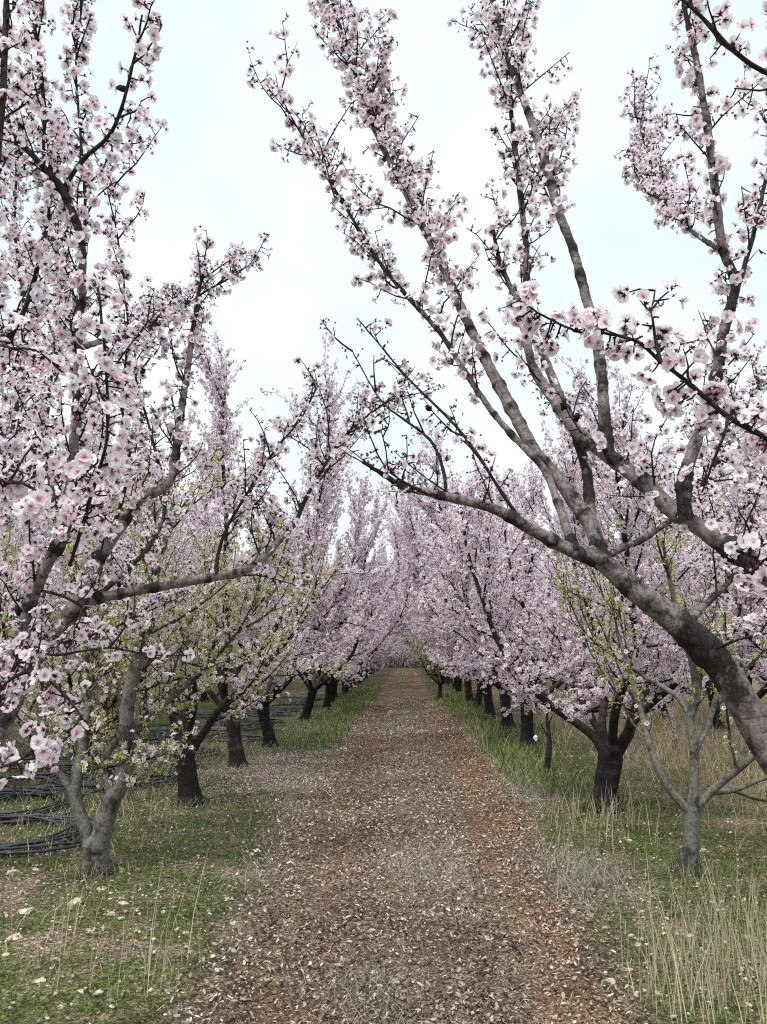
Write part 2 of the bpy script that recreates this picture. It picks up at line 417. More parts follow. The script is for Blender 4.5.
class Tree:
    def __init__(s, rng, hi=False): s.rng = rng; s.spurs = []; s.hi = hi; s.cur = None
    def spur_line(s, P, gap, bloom, t0=0.0, r=.004, size=1.0, kind='flower', n_lo=1, n_hi=4, spl=.022):
        """spurs with clusters along a shoot"""
        Lp = plen(P); n = int(Lp * (1 - t0) / gap)
        for k in range(n):
            t = t0 + (1 - t0) * (k + s.rng.random()) / max(1, n)
            p, T = along_path(P, min(t, .999))
            a = s.rng.normal(size=3) + np.array([0, 0, .25]); a = a - T * (a @ T) * .8; a /= np.linalg.norm(a)
            s.spurs.append((p, a, r, bloom, size, kind, s.rng.integers(n_lo, n_hi + 1), spl * (.4 + 1.2 * s.rng.random()), s.cur))
    def shoots(s, w, P, t0, t1, n, Lr, r, bloom, gap, up=.25, ang=(.5, 1.1), twig=True, sides=4, size=1.0, kind='flower', sub=0, spl=.022):
        for k in range(n):
            t = t0 + (t1 - t0) * (k + s.rng.random()) / n
            p, T = along_path(P, min(t, .999)); L = Lr[0] + (Lr[1] - Lr[0]) * s.rng.random() ** 1.4
            Q = grow(p, side_dir(T, s.rng, s.rng.uniform(*ang), up), L, 6 if L > .3 else 4, s.rng, .10, .17)
            rq = r * min(1, .35 + L / .25); w.tube(Q, np.linspace(rq * (.7 + .5 * L / Lr[1]), rq * .4, len(Q)), sides)
            s.spur_line(Q, gap, bloom * s.rng.uniform(.75, 1.15), .06, r * .6, size, kind, spl=spl)
            if sub and L > .3:
                s.shoots(w, Q, .2, .95, sub, (Lr[0] * .4, Lr[1] * .4), r * .6, bloom, gap, up, ang, twig, sides, size, kind, 0, spl)
    def crown(s, name):
        """blossom mesh of all the spurs; short spur twigs go to their limb"""
        rng = s.rng; c = Crown(); Fp, Fn, Fs, Fk = [], [], [], []
        for (p, a, r, bloom, size, kind, n, sl, w) in s.spurs:
            tip = p + a * (sl + r)
            if w is not None and sl > .012: w.tube(np.array([p, p + a * sl * .6 + rng.normal(0, .002, 3), tip]), [.0028, .0022, .0018], 3)
            for _ in range(n):
                d = a * .7 + rng.normal(0, .62, 3) + np.array([0, 0, .12]); d /= np.linalg.norm(d)
                Fp.append(tip + d * rng.uniform(.008, .034) * size); Fn.append(d)
                Fs.append(size * rng.uniform(.84, 1.14))
                u = rng.random()
                if kind == 'leaf': Fk.append('leaf' if u > bloom else 'faded')
                elif kind == 'mixed': Fk.append('flower' if u < bloom else ('leaf' if rng.random() < .5 else 'spent'))
                else: Fk.append('flower' if u < bloom else ('bud' if rng.random() < .13 else 'spent'))
            if kind == 'flower':
                for _ in range(rng.integers(0, 4) if s.hi else int(rng.random() < .3)):                  # dark calyces and buds close to the twig
                    d = a * .5 + rng.normal(0, .7, 3); d /= np.linalg.norm(d); Fp.append(p + a * (r + sl * rng.uniform(0, .8)) + d * .006); Fn.append(d); Fs.append(size * rng.uniform(.7, 1.1)); Fk.append('spent' if rng.random() < .8 else 'bud')
        Fp = np.array(Fp); Fn = np.array(Fn); Fs = np.array(Fs); Fk = np.array(Fk); v = rng.random(len(Fk))
        def spread(k, tmpl, sz, jit, wts=None):
            idx = np.nonzero(Fk == k)[0]; wts = wts or [1 / len(tmpl)] * len(tmpl); e = np.concatenate([[0], np.cumsum(wts)]); e[-1] = 1.001
            for i, t in enumerate(tmpl):
                j = idx[(v[idx] >= e[i]) & (v[idx] < e[i + 1])]; c.put(t, Fp[j], Fn[j], Fs[j] * sz, rng, jit)
        spread('flower', HI if s.hi else LO, .0220 if s.hi else .0255, .055, [.2, .18, .16, .12, .09, .13, .08, .04] if s.hi else None)
        spread('faded', FADED, .020, .06)
        spread('spent', SPH if s.hi else SPL, .018 if s.hi else .022, .18)
        spread('bud', BUD, .015, .08)
        spread('leaf', LEAF, .027, .14)
        s.count = len(Fk)
        return c.mesh(name)

def row_tree(seed, height=4.5, reach=2.0, n_limb=5, bark_m=None, kind='flower', bloom=.92, trunk_h=.72, r_t=.095, gap=.027, dens=1.35, trunk_pts=None, limb_starts=None, limb_bark=None, foot=.12, old=.18, low=True):
    """an open-vase orchard tree standing at its own origin: Empty > trunk, limbs, crown"""
    rng = np.random.default_rng(seed); t = Tree(rng); parts = []
    bark_m = bark_m or M_BARK_DARK; limb_bark = limb_bark or bark_m
    lean = rng.normal(0, .05, 2)
    tp = np.array([(0, 0, -.12), (0, 0, 0), (lean[0] * .3, lean[1] * .3, .18), (lean[0], lean[1], trunk_h * .6), (lean[0] * 1.5, lean[1] * 1.5, trunk_h)]) if trunk_pts is None else trunk_pts[0]
    tr = np.array([1.5, 1.28, 1.02, .95, 1.05]) * r_t if trunk_pts is None else trunk_pts[1]
    w = Wood(); P, R = smooth_path(tp, tr, .022); h_ = np.cumsum(np.r_[0, np.linalg.norm(np.diff(P, axis=0), axis=1)]) - .11; w.tube(P, R * (1 + .5 * np.exp(-np.clip(h_, 0, 9) / .035)), 26, .085, seed * .7, .8 * np.exp(-(h_ / foot) ** 2) + old); 
    knob = P[-1]; w.tube(np.array([knob + (0, 0, -.08), knob, knob + (0, 0, .04)]), [r_t * .85, r_t * .98, r_t * .5], 10, .12, seed)
    parts.append(('trunk', w.mesh('trunk', bark_m)))
    az0 = rng.random() * 6.28; ws = []
    for k in range(n_limb):
        az = az0 + k * 2 * pi / n_limb + rng.normal(0, .22); w = Wood(); ws.append(w)
        out = np.array([cos(az), sin(az), 0]); H = height * rng.uniform(.68, .84) - trunk_h; rc = reach * rng.uniform(.55, .92)
        if limb_starts is not None and k < len(limb_starts):
            P0 = np.asarray(limb_starts[k][0], float); d = unit(P0[-1] - P0[-2]); L = limb_starts[k][2]
            ext = grow(P0[-1], d, L, 7, rng, .12, .09); P = np.vstack([P0, ext[1:]]); r0 = limb_starts[k][1]
        else:
            q = [knob + out * r_t * .3 + (0, 0, -.06)]
            for f in (.12, .28, .46, .64, .82, 1.0):
                q.append(knob + out * rc * (1 - (1 - f) ** 1.7) + np.array([*rng.normal(0, .07, 2), H * (f ** 1.18) + rng.normal(0, .03)]))
            P = np.array(q); r0 = r_t * rng.uniform(.42, .56)
        P, _ = smooth_path(P, np.ones(len(P)), .12); f = np.linspace(0, 1, len(P)); R = r0 * (1 - f) ** .8 * .86 + r0 * .14; R[0] *= 1.2
        w.tube(P, R, 7, .04, k + seed)
        LP = plen(P); t.spur_line(P, gap * 1.1, bloom, .42, .006, 1.0, kind)
        ns = max(3, int(LP * 3.0 * dens))
        for j in range(ns):
            tt = .16 + .80 * (j + rng.random()) / ns; p, T = along_path(P, min(tt, .99))
            L = rng.uniform(.55, 1.25) * (1.15 - .55 * tt)
            d = side_dir(T, rng, rng.uniform(.45, 1.0), .15) + out * rng.uniform(-.15, .4)
            Q = grow(p, d, L, 7, rng, .10, .10); r1 = min(r0 * .42, .016) * (1.1 - .5 * tt)
            w.tube(Q, np.linspace(r1, .0035, len(Q)), 5)
            t.spur_line(Q, gap, bloom, .15, .005, 1.0, kind)
            t.shoots(w, Q, .12, 1.0, max(2, int(L * 7 * dens)), (.16, .62), .0045, bloom, gap, .3, (.4, .95), sides=3, kind=kind)
        for j in range(0 if not low else int(3 * dens) if kind == 'flower' else 2):           # low side branches fill the crown down to the fork
            p, T = along_path(P, rng.uniform(.12, .5)); a_ = az + rng.choice([-1, 1]) * rng.uniform(.3, 1.2)
            Q = grow(p, np.array([cos(a_), sin(a_), rng.uniform(.06, .55)]), rng.uniform(.6, 1.2), 7, rng, .02, .12)
            w.tube(Q, np.linspace(.011, .0035, len(Q)), 5); t.spur_line(Q, gap, bloom, .2, .005, 1.0, kind)
            t.shoots(w, Q, .15, 1.0, int(6 * dens), (.16, .5), .0045, bloom, gap, .12, (.4, 1.1), sides=3, kind=kind)
        t.shoots(w, P, .35, 1.0, int(LP * 4 * dens), (.15, .55), .005, bloom, gap, .35, (.5, 1.1), sides=3, kind=kind)
        t.shoots(w, P, .93, 1.0, 3, (.35, .75), .005, bloom, gap, .5, (.1, .35), sides=3, kind=kind)
    for w in ws: parts.append(('limb', w.mesh('limb', limb_bark)))
    parts.append(('crown', t.crown('crown')))
    return parts, t

def stand(parts, name, loc, label, cat, group=None, rz=0.0):
    r = thing(name, loc, label, cat, group, rz)
    for n, me in parts: link(n, me, r)
    return r

# ------------------------------------------------------------------ the two big trees that frame the path
def px_path(pts, Y0):
    """(px, py[, Y]) read off the photograph with a depth -> world points"""
    out = []; Y = Y0
    known = [(i, p[2]) for i, p in enumerate(pts) if len(p) > 2]
    ys = np.interp(range(len(pts)), [k[0] for k in known], [k[1] for k in known]) if known else [Y0] * len(pts)
    return np.array([at(p[0], p[1], y) for p, y in zip(pts, ys)])

def big_tree(seed, name, base, trunk, r_trunk, limbs, label, group=None, bark_m=None, almonds=(), cracks=(), dm=1.32, gm=.72, rs=.80):
    rng = np.random.default_rng(seed); t = Tree(rng, True)
    root = thing(name, (base[0], base[1], hz(*base)), label, 'tree', group)
    org = np.array(root.location)
    w = Wood(); P, R = smooth_path(np.asarray(trunk) - org, np.array(r_trunk) * (.06 + rs * .95), .02); R *= .93; f = np.concatenate([[0], np.cumsum(np.linalg.norm(np.diff(P, axis=0), axis=1))]); rgh = np.exp(-(f / .18) ** 2)
    for c_, wd_, am in cracks: rgh = rgh + am * np.exp(-((f / f[-1] - c_) / wd_) ** 2)
    w.tube(P, R, 28, .045, seed, np.clip(rgh, 0, 1))
    link('trunk', w.mesh('trunk', bark_m), root)
    for L in limbs:
        P = np.asarray(L['P']) - org; rr = tuple(v * rs for v in L['r']); w = t.cur = Wood()
        R = np.interp(np.linspace(0, 1, len(P)), np.linspace(0, 1, len(rr)), rr)
        P, R = smooth_path(P, R, .014 if max(rr) > .012 else .03)
        P[1:-1] += rng.normal(0, .0006, P[1:-1].shape)
        R = R * (1 + .16 * (vnoise(np.arange(len(R)) * .13, seed + rr[0] * 999, 8) - .5))
        kn = np.zeros(len(P)); al_ = np.concatenate([[0], np.cumsum(np.linalg.norm(np.diff(P, axis=0), axis=1))])
        for c_ in np.arange(.08, al_[-1], .11) + rng.uniform(-.05, .05, len(np.arange(.08, al_[-1], .11))):   # knots where old spurs grew
            kn += rng.uniform(.05, .26) * np.exp(-((al_ - c_) / rng.uniform(.012, .024)) ** 2)
        R = R * (1 + kn); dd = np.linalg.norm(P - P[0], axis=1); w.tube(P, R, 18 if max(rr) > .014 else 8, .05, L.get('ph', rr[0] * 100), np.clip(.8 * np.exp(-(dd / (2.2 * rr[0] + .03)) ** 2) + .75 * np.clip(vnoise(dd * 9, seed + rr[0] * 777, 9) - .62, 0, 1) * 2.2 + 2.6 * np.clip(kn - .05, 0, 1), 0, 1))
        Lp = plen(P); bl = L.get('bloom', .6); t0 = L.get('t0', .2); kind = L.get('kind', 'flower')
        g = L.get('gap', .045) * gm; sz = L.get('size', 1.0)
        if L.get('own', True): t.spur_line(P, L.get('og', g * 1.7), bl, L.get('s0', t0), rr[-1], sz, kind, n_lo=3 if L.get('nh') == 5 else 1, n_hi=L.get('nh', 4), spl=L.get('spl', .03))
        n = int(Lp * L.get('dens', 7) * dm); a, b = L.get('len', (.12, .5))
        if n: t.shoots(w, P, t0, 1.0, n, (a, b), .0039, bl, g, L.get('up', .3), (.45, 1.15), sides=5, size=sz, kind=kind, sub=L.get('sub', 2), spl=.026)
        L['w'] = w
    cr = t.crown('crown')
    for L in limbs: link('limb', L['w'].mesh('limb', L.get('bark', bark_m)), root)
    link('crown', cr, root)
    for p in almonds:                                               # last year's hulls left on the twigs
        q = np.asarray(p) - org; sp = min(t.spurs, key=lambda z: float(np.sum((z[0] - q) ** 2))); q = sp[0] + sp[1] * (sp[2] + .014); o = link('dried_almond', ALMOND_ME, root); o.location = q
        o.rotation_euler = tuple(rng.uniform(0, 6, 3)); o.scale = (1, 1, 1)
    print(name, 'spurs', len(t.spurs), 'flowers', t.count)
    return root

def almond_mesh():
    V = []; n, m = 9, 12
    for i in range(n + 1):
        s_ = i / n; r = .0125 * sin(pi * (.04 + .92 * s_)) ** .7 * (1 - .25 * s_)
        for j in range(m):
            a = j * 2 * pi / m; rr = r * (1 + .12 * sin(a * 3 + i) - (.35 if j == 0 else 0))
            V.append((rr * cos(a), .8 * rr * sin(a), (s_ - .5) * .036))
    Q = [(i * m + j, i * m + (j + 1) % m, (i + 1) * m + (j + 1) % m, (i + 1) * m + j) for i in range(n) for j in range(m)]
    return new_mesh('dried_almond', V, Q, None, [M_ALMOND])
ALMOND_ME = almond_mesh()

PP = lambda pts, Y=2.8: px_path(pts, Y)
# right: the trunk leans in over the path from the right edge
Rb = (1.98, 3.12)
r_tr = np.vstack([[(2.02, 3.14, -.15), (1.98, 3.12, 0.02), (1.90, 3.08, .35), (1.66, 2.97, .82)],
                  PP([(795, 782, 2.86), (758, 728), (724, 672), (688, 632), (656, 607), (628, 585), (606, 565), (588, 552, 2.78)])])
r_rad = [.15, .12, .10, .085, .078, .073, .066, .063, .056, .049, .043, .036]
C_from = np.array([1.80, 3.03, .58])
R_limbs = [
 dict(P=PP([(600, 561, 2.79), (569, 549, 2.78), (534, 531), (499, 511), (469, 502), (434, 494), (404, 487), (384, 475), (362, 462, 2.5)]), r=(.036, .026, .020, .017, .012, .005), t0=.45, bloom=.14, dens=9, len=(.12, .5), up=.35, nh=2, gap=.05, sub=1, og=.06),
 dict(P=PP([(604, 566, 2.78), (598, 548), (591, 525), (575, 502), (555, 475), (534, 450), (510, 406), (490, 369), (463, 313), (443, 266), (426, 233), (399, 180), (369, 117), (356, 77), (346, 43), (333, 2), (326, -50, 3.3)]),
      r=(.036, .034, .030, .028, .025, .020, .016, .012, .008, .004), t0=.42, bloom=.84, dens=15, len=(.12, .52), sub=2, gap=.038),
 dict(P=PP([(576, 552, 2.77), (569, 535), (557, 500), (543, 468), (513, 436), (490, 409), (463, 369), (440, 333), (407, 296), (380, 263), (349, 213), (329, 180), (313, 153), (293, 120), (279, 93, 3.35)]),
      r=(.022, .018, .015, .013, .0105, .008, .006, .003), t0=.28, bloom=.74, dens=10, len=(.10, .42), sub=1, gap=.042),
 dict(P=np.vstack([[C_from], PP([(890, 655, 2.78), (815, 604, 2.68), (767, 574), (728, 547), (698, 527), (668, 507), (644, 483), (608, 456), (578, 433), (554, 399), (534, 369), (524, 330), (514, 296), (500, 262), (492, 225, 3.0)])]),
      r=(.058, .05, .044, .038, .037, .034, .030, .025, .018, .012, .007), t0=.36, bloom=.55, dens=8, len=(.1, .42), s0=.4, sub=1),
 dict(P=PP([(618, 462, 2.80), (607, 449), (604, 413), (601, 373), (594, 326), (586, 299), (574, 253), (559, 213), (548, 173), (534, 130), (514, 73), (500, 25), (490, -15), (480, -60, 3.0)]),
      r=(.030, .027, .025, .023, .021, .020, .018, .015, .010, .005), t0=.38, bloom=.70, dens=8, len=(.12, .45), s0=.52, sub=1, gap=.045),
 dict(P=PP([(604, 566, 2.80), (592, 525), (589, 495, 2.9), (585, 465), (570, 420), (548, 368), (531, 325), (527, 290), (526, 247), (521, 200), (516, 155), (510, 100), (506, 50), (503, -20, 3.2)]),
      r=(.027, .024, .022, .020, .018, .016, .015, .013, .009, .005), t0=.40, bloom=.70, dens=9, len=(.1, .45), s0=.6, sub=1),
 dict(P=PP([(687, 521, 2.70), (684, 500), (686, 473), (698, 436), (708, 403), (718, 366), (723, 333), (730, 309), (735, 283), (725, 256), (720, 235), (714, 183), (708, 133), (701, 87), (694, 50), (686, 15), (678, -30, 2.55)]),
      r=(.030, .026, .024, .022, .021, .018, .017, .015, .012, .007), t0=.12, bloom=.74, dens=11, len=(.1, .42), s0=.3, sub=2, gap=.04),
 dict(P=PP([(730, 309, 2.66), (744, 268, 2.7), (757, 220), (768, 170), (790, 90), (800, 10, 3.0)]), r=(.013, .010, .008, .004), t0=.1, bloom=.8, dens=9, len=(.1, .4), sub=2),
 dict(P=PP([(721, 250, 2.6), (704, 240, 2.9), (688, 227, 3.3), (668, 200, 3.7), (652, 168, 4.0), (642, 135, 4.2), (634, 108, 4.3)]), r=(.012, .010, .007, .003), t0=.3, bloom=.85, dens=12, len=(.12, .4), sub=2, gap=.036),
 dict(P=PP([(905, 300, 2.5), (850, 150, 2.1), (805, 98, 2.0), (767, 73, 1.95), (748, 62), (724, 42), (702, 17), (681, -2), (655, -25, 1.9)]), r=(.012, .0085, .0075, .0065, .005), t0=.55, bloom=.8, dens=4, len=(.07, .2), s0=.7, sub=1, og=.09),
 # a twig that reaches back towards the camera, heavy with big open flowers
 dict(P=np.vstack([[(1.70, 2.98, .80), (1.62, 2.5, 1.35)], PP([(880, 505, 1.85), (800, 455, 1.68), (767, 438, 1.62), (728, 416), (704, 396), (684, 379), (661, 362), (638, 342), (610, 334), (580, 332), (548, 318), (518, 300, 1.62)])]),
      r=(.016, .011, .008, .0062, .0055, .0045, .0035, .0025), t0=.42, bloom=.97, dens=8, len=(.05, .12), up=.35, s0=.40, og=.014, nh=5, sub=0, size=.86),
 dict(P=np.vstack([[(1.62, 2.5, 1.35)], PP([(880, 600, 1.75), (800, 568, 1.6), (767, 560, 1.55), (742, 553, 1.5), (728, 548, 1.5)])]), r=(.009, .006, .004, .003), t0=.6, size=.86, bloom=.95, dens=6, len=(.04, .1), s0=.6, og=.02, sub=0),
 dict(P=PP([(728, 416, 1.5), (722, 440, 1.5), (712, 465, 1.52), (702, 492, 1.55)]), r=(.004, .003, .002), t0=.3, size=.86, bloom=.95, dens=8, len=(.04, .09), og=.025, sub=0),
 dict(P=PP([(661, 362, 1.5), (655, 335, 1.5), (652, 312, 1.5), (655, 290, 1.52)]), r=(.004, .003, .002), t0=.2, size=.86, bloom=.95, dens=8, len=(.04, .09), og=.02, sub=0),
 # thin limbs low over the path, mostly past flowering
 dict(P=PP([(528, 530, 2.75), (500, 490, 2.75), (478, 455), (455, 425), (430, 400), (405, 375), (380, 345), (357, 318, 2.9)]), r=(.008, .007, .005, .003), t0=.1, bloom=.22, dens=8, len=(.06, .26), nh=2, sub=1),
 dict(P=PP([(447, 498, 2.7), (442, 465, 2.75), (430, 440), (405, 420), (385, 405), (368, 380), (352, 350, 2.9)]), r=(.008, .006, .004, .0025), t0=.1, bloom=.12, dens=8, len=(.06, .25), nh=2, sub=1),
 dict(P=PP([(600, 560, 2.8), (622, 548, 2.9), (650, 535, 3.1), (690, 500, 3.5), (730, 440, 3.9), (760, 380, 4.2)]), r=(.018, .014, .010, .005), t0=.25, bloom=.75, dens=9, len=(.15, .5), sub=2),
 dict(P=PP([(684, 632, 2.82), (700, 610, 3.0), (735, 575, 3.3), (775, 520, 3.6), (800, 450, 3.8)]), r=(.02, .014, .010, .004), t0=.25, bloom=.72, dens=9, len=(.15, .5), sub=2),
 dict(P=PP([(708, 652, 2.82), (738, 640, 2.7), (775, 632, 2.6), (820, 628, 2.5)]), r=(.006, .0045, .003), t0=.2, bloom=.4, dens=6, len=(.06, .2), sub=0),
]
R_alm = [at(x, y, d) for x, y, d in ((546, 417, 2.76), (592, 411, 2.76), (562, 430, 2.78), (562, 421, 2.75), (428, 409, 2.84), (693, 196, 2.58), (738, 194, 2.6), (745, 190, 2.6), (697, 63, 2.5), (458, 515, 2.72), (385, 145, 3.1), (322, 228, 3.3))]
big_tree(11, 'almond_tree', Rb, r_tr, r_rad, R_limbs, 'large almond tree whose thick grey trunk leans in over the path from the right edge', None, M_BARK_GREY, R_alm,
         ((.805, .05, .95), (.93, .015, .4)), 1.12, .84)

# left: many limbs rising along the left edge
Lb = (-2.2, 3.3)
fork = np.array([-1.86, 3.16, .72])
l_tr = np.array([(-2.22, 3.32, -.15), (-2.2, 3.3, .02), (-2.12, 3.27, .25), (-1.98, 3.21, .5), fork])
l_rad = [.14, .11, .09, .08, .075]
heavy = dict(bloom=.86, gap=.034)
L_limbs = [
 dict(P=np.vstack([[fork - (0.02, 0, .05)], PP([(-32, 762, 2.9), (0, 693, 2.8), (13, 653), (25, 620), (37, 587), (50, 560), (63, 537), (70, 503), (73, 456), (77, 406), (78, 356), (80, 306), (82, 256), (77, 226), (62, 190), (43, 167), (20, 143), (-5, 122), (-40, 90, 2.2)])]),
      r=(.045, .028, .024, .022, .019, .016, .014, .011, .006), t0=.22, bloom=.88, dens=8, len=(.1, .45), s0=.28, og=.07),
 dict(P=PP([(62, 190, 2.37), (83, 160), (107, 138), (118, 118), (128, 85), (136, 50), (142, 15, 2.2)]), r=(.010, .008, .006, .004), t0=.12, dens=8, len=(.06, .2), **heavy),
 dict(P=np.vstack([[fork - (0, 0, .05)], PP([(-5, 740, 3.12), (33, 660, 3.1), (60, 625), (85, 590), (100, 557), (113, 537), (127, 517), (140, 499), (161, 489), (172, 476), (177, 443), (182, 406), (188, 366), (192, 336), (198, 295), (206, 262, 3.3)])]),
      r=(.05, .036, .032, .030, .026, .022, .018, .013, .007), t0=.42, bloom=.62, dens=9, len=(.1, .3), s0=.72),
 dict(P=PP([(56, 630, 3.12), (85, 603, 3.15), (113, 595), (150, 588), (180, 583), (213, 577), (240, 572), (260, 561), (280, 540), (295, 523), (305, 500), (325, 465), (345, 435), (375, 410), (402, 390, 3.6)]),
      r=(.028, .024, .023, .021, .019, .014, .010, .006, .003), t0=.35, bloom=.45, dens=7.5, len=(.1, .42), up=.5, s0=.6, nh=3),
 dict(P=PP([(217, 576, 3.28), (217, 560), (226, 530), (246, 495), (275, 450), (300, 420, 3.5), (318, 385)]), r=(.011, .009, .006, .003), t0=.2, bloom=.6, dens=9, len=(.1, .35)),
 dict(P=PP([(-15, 715, 2.85), (-60, 560, 2.4), (-42, 420, 2.1), (-18, 280, 2.0), (0, 130, 1.95), (5, 50), (8, -40, 1.95)]), r=(.02, .015, .013, .011, .008), t0=.3, dens=6, len=(.06, .22), og=.06, **heavy),
 dict(P=PP([(-10, 712, 2.85), (-45, 560, 2.7), (-25, 450, 2.6), (3, 363), (13, 333), (27, 303), (42, 250), (50, 200), (48, 140, 2.5)]), r=(.018, .014, .012, .010, .008, .004), t0=.25, dens=8, len=(.08, .3), **heavy),
 dict(P=PP([(44, 168, 2.32), (43, 107), (37, 43), (31, -20, 2.3)]), r=(.006, .005, .003), t0=.05, dens=9, len=(.06, .2), **heavy),
 dict(P=PP([(78, 340, 2.5), (85, 215, 2.6), (80, 130), (76, 60), (84, -10, 2.6)]), r=(.008, .006, .005, .003), t0=.25, dens=8, len=(.08, .3), **heavy),
 dict(P=PP([(78, 348, 2.5), (96, 343, 2.7), (110, 339), (140, 333, 3.1), (167, 319), (183, 306, 3.6), (208, 290), (235, 275), (252, 262, 3.9)]), r=(.014, .013, .012, .010, .006, .003), t0=.3, bloom=.66, dens=13, len=(.1, .3), up=.6),
 # near twigs with large open flowers
 dict(P=PP([(70, 565, 2.45), (84, 520, 2.1), (93, 489, 1.9), (103, 456, 1.8), (108, 426, 1.8), (106, 370, 1.78), (102, 322, 1.76), (98, 288, 1.75)]), r=(.007, .005, .004, .003), t0=.3, bloom=.95, dens=8, len=(.04, .12), s0=.35, gap=.03, nh=5, sub=0),
 dict(P=PP([(-90, 600, 2.2), (-60, 560, 1.9), (-10, 498, 1.68), (12, 482, 1.62), (32, 488, 1.62), (52, 508, 1.65)]), r=(.007, .005, .003), t0=.4, bloom=.96, dens=9, len=(.04, .1), s0=.45, gap=.03, nh=5, sub=0),
 dict(P=PP([(-70, 290, 2.1), (-30, 315, 1.95), (0, 345, 1.85), (35, 350, 1.85), (62, 372, 1.9)]), r=(.006, .004, .003), t0=.2, bloom=.95, dens=9, len=(.04, .12), gap=.03, nh=4, sub=0),
 dict(P=PP([(-120, 800, 2.8), (-70, 805, 2.5), (-35, 785, 2.3), (0, 768, 2.2), (26, 757, 2.2), (46, 742, 2.2)]), r=(.006, .004, .0025), t0=.4, bloom=.95, dens=8, len=(.04, .1), s0=.45, gap=.03, nh=5, sub=0),
 dict(P=PP([(-30, 735, 2.8), (0, 690, 2.4), (30, 672, 2.3), (60, 690, 2.3), (78, 712, 2.3), (92, 733, 2.3)]), r=(.007, .005, .003), t0=.3, bloom=.7, dens=9, len=(.05, .2), sub=1),
 dict(P=PP([(-20, 740, 2.85), (20, 660, 2.6), (60, 655, 2.5), (110, 648), (150, 655), (192, 655, 2.5)]), r=(.007, .005, .0035, .002), t0=.3, bloom=.6, dens=7, len=(.06, .2), sub=1),
 dict(P=PP([(37, 590, 2.72), (65, 597, 2.6), (85, 612), (84, 640, 2.6)]), r=(.007, .006, .004), t0=.3, bloom=.6, dens=6, len=(.06, .2), sub=1),
 dict(P=PP([(62, 537, 2.66), (52, 490, 2.9), (46, 440, 3.2), (52, 370, 3.5), (62, 300, 3.7), (55, 225, 3.8)]), r=(.013, .010, .007, .003), t0=.15, bloom=.8, dens=10, len=(.15, .5)),
 dict(P=PP([(50, 640, 3.12), (105, 590, 3.5), (150, 545, 3.8), (165, 500, 4.0), (150, 430, 4.1), (135, 370, 4.2), (140, 310, 4.2)]), r=(.016, .012, .009, .004), t0=.2, bloom=.62, dens=10, len=(.12, .32)),
 dict(P=PP([(110, 540, 3.2), (128, 470, 3.2), (122, 400, 3.2), (128, 330, 3.2), (118, 240, 3.2), (105, 180, 3.1)]), r=(.010, .008, .006, .003), t0=.15, bloom=.84, dens=10, len=(.1, .4)),
 dict(P=PP([(-6, 740, 3.1), (-40, 640, 3.4), (-20, 540, 3.7), (10, 440, 3.9), (25, 330, 4.0), (15, 220, 4.0), (22, 120, 4.0)]), r=(.022, .016, .011, .004), t0=.25, bloom=.8, dens=9, len=(.15, .6)),
 dict(P=PP([(20, 690, 3.1), (48, 650, 3.3), (75, 640, 3.6), (120, 625, 3.9), (160, 600, 4.1)]), r=(.015, .011, .008, .003), t0=.2, bloom=.66, dens=9, len=(.12, .45)),
]
L_alm = [at(x, y, d) for x, y, d in ((122, 329, 2.9), (134, 336, 3.05), (107, 80, 2.2), (23, 134, 2.2), (144, 377, 3.2), (137, 358, 3.2), (152, 380, 3.25), (135, 363, 3.2), (148, 580, 3.2), (178, 550, 3.2), (176, 540, 3.2), (20, 600, 2.72))]
big_tree(23, 'almond_tree', Lb, l_tr, l_rad, L_limbs, 'large almond tree covered in open pink blossom rising along the left edge of the photo', None, M_BARK_GREY, L_alm)

# ------------------------------------------------------------------ the next trees on either side, then the rows
def local(px, py, Y, base): return at(px, py, Y) - np.array([base[0], base[1], hz(*base)])
ROWL, ROWR = 'almond trees of the left row', 'almond trees of the right row'

# second on the left: forked pale trunk in young leaf
b = ground_at(98, 881); Y = b[1]
lp = lambda x, y, dy=0: local(x, y, Y + dy, b)
tr = (np.array([(0, 0, -.1), lp(97, 880), lp(95, 855), lp(95, 842)]), np.array([.14, .098, .083, .086]))
ls = [([lp(92, 850), lp(86, 830), lp(77, 806), lp(75, 790), lp(79, 766), lp(84, 738, .05), (lp(86, 715, .1))], .052, 1.2),
      ([lp(97, 850), lp(104, 826), lp(112, 800), lp(123, 780), lp(128, 753), lp(126, 727, -.05), lp(130, 690, -.1), lp(140, 650, -.15)], .072, 1.1),
      ([lp(112, 800), lp(108, 782), lp(104, 760, .1), lp(118, 738, .2)], .034, .9),
      ([lp(128, 735), lp(150, 715, .2), lp(180, 690, .3), lp(215, 660, .5)], .034, 1.0),
      ([lp(75, 795), lp(62, 775, .1), lp(40, 750, .2), lp(20, 720, .3)], .034, 1.0),
      ([lp(126, 727), lp(118, 690, .3), lp(100, 650, .5)], .03, 1.0)]
p_, t_ = row_tree(41, kind='leaf', bloom=.50, trunk_pts=tr, limb_starts=ls, n_limb=6, bark_m=M_BARK_YOUNG, gap=.033, dens=1.4, r_t=.085, foot=.04, old=.05)
stand(p_, 'almond_tree', (b[0], b[1], hz(*b)), 'low almond tree in yellow green leaf with a forked grey trunk beside black hoses', 'tree', ROWL)

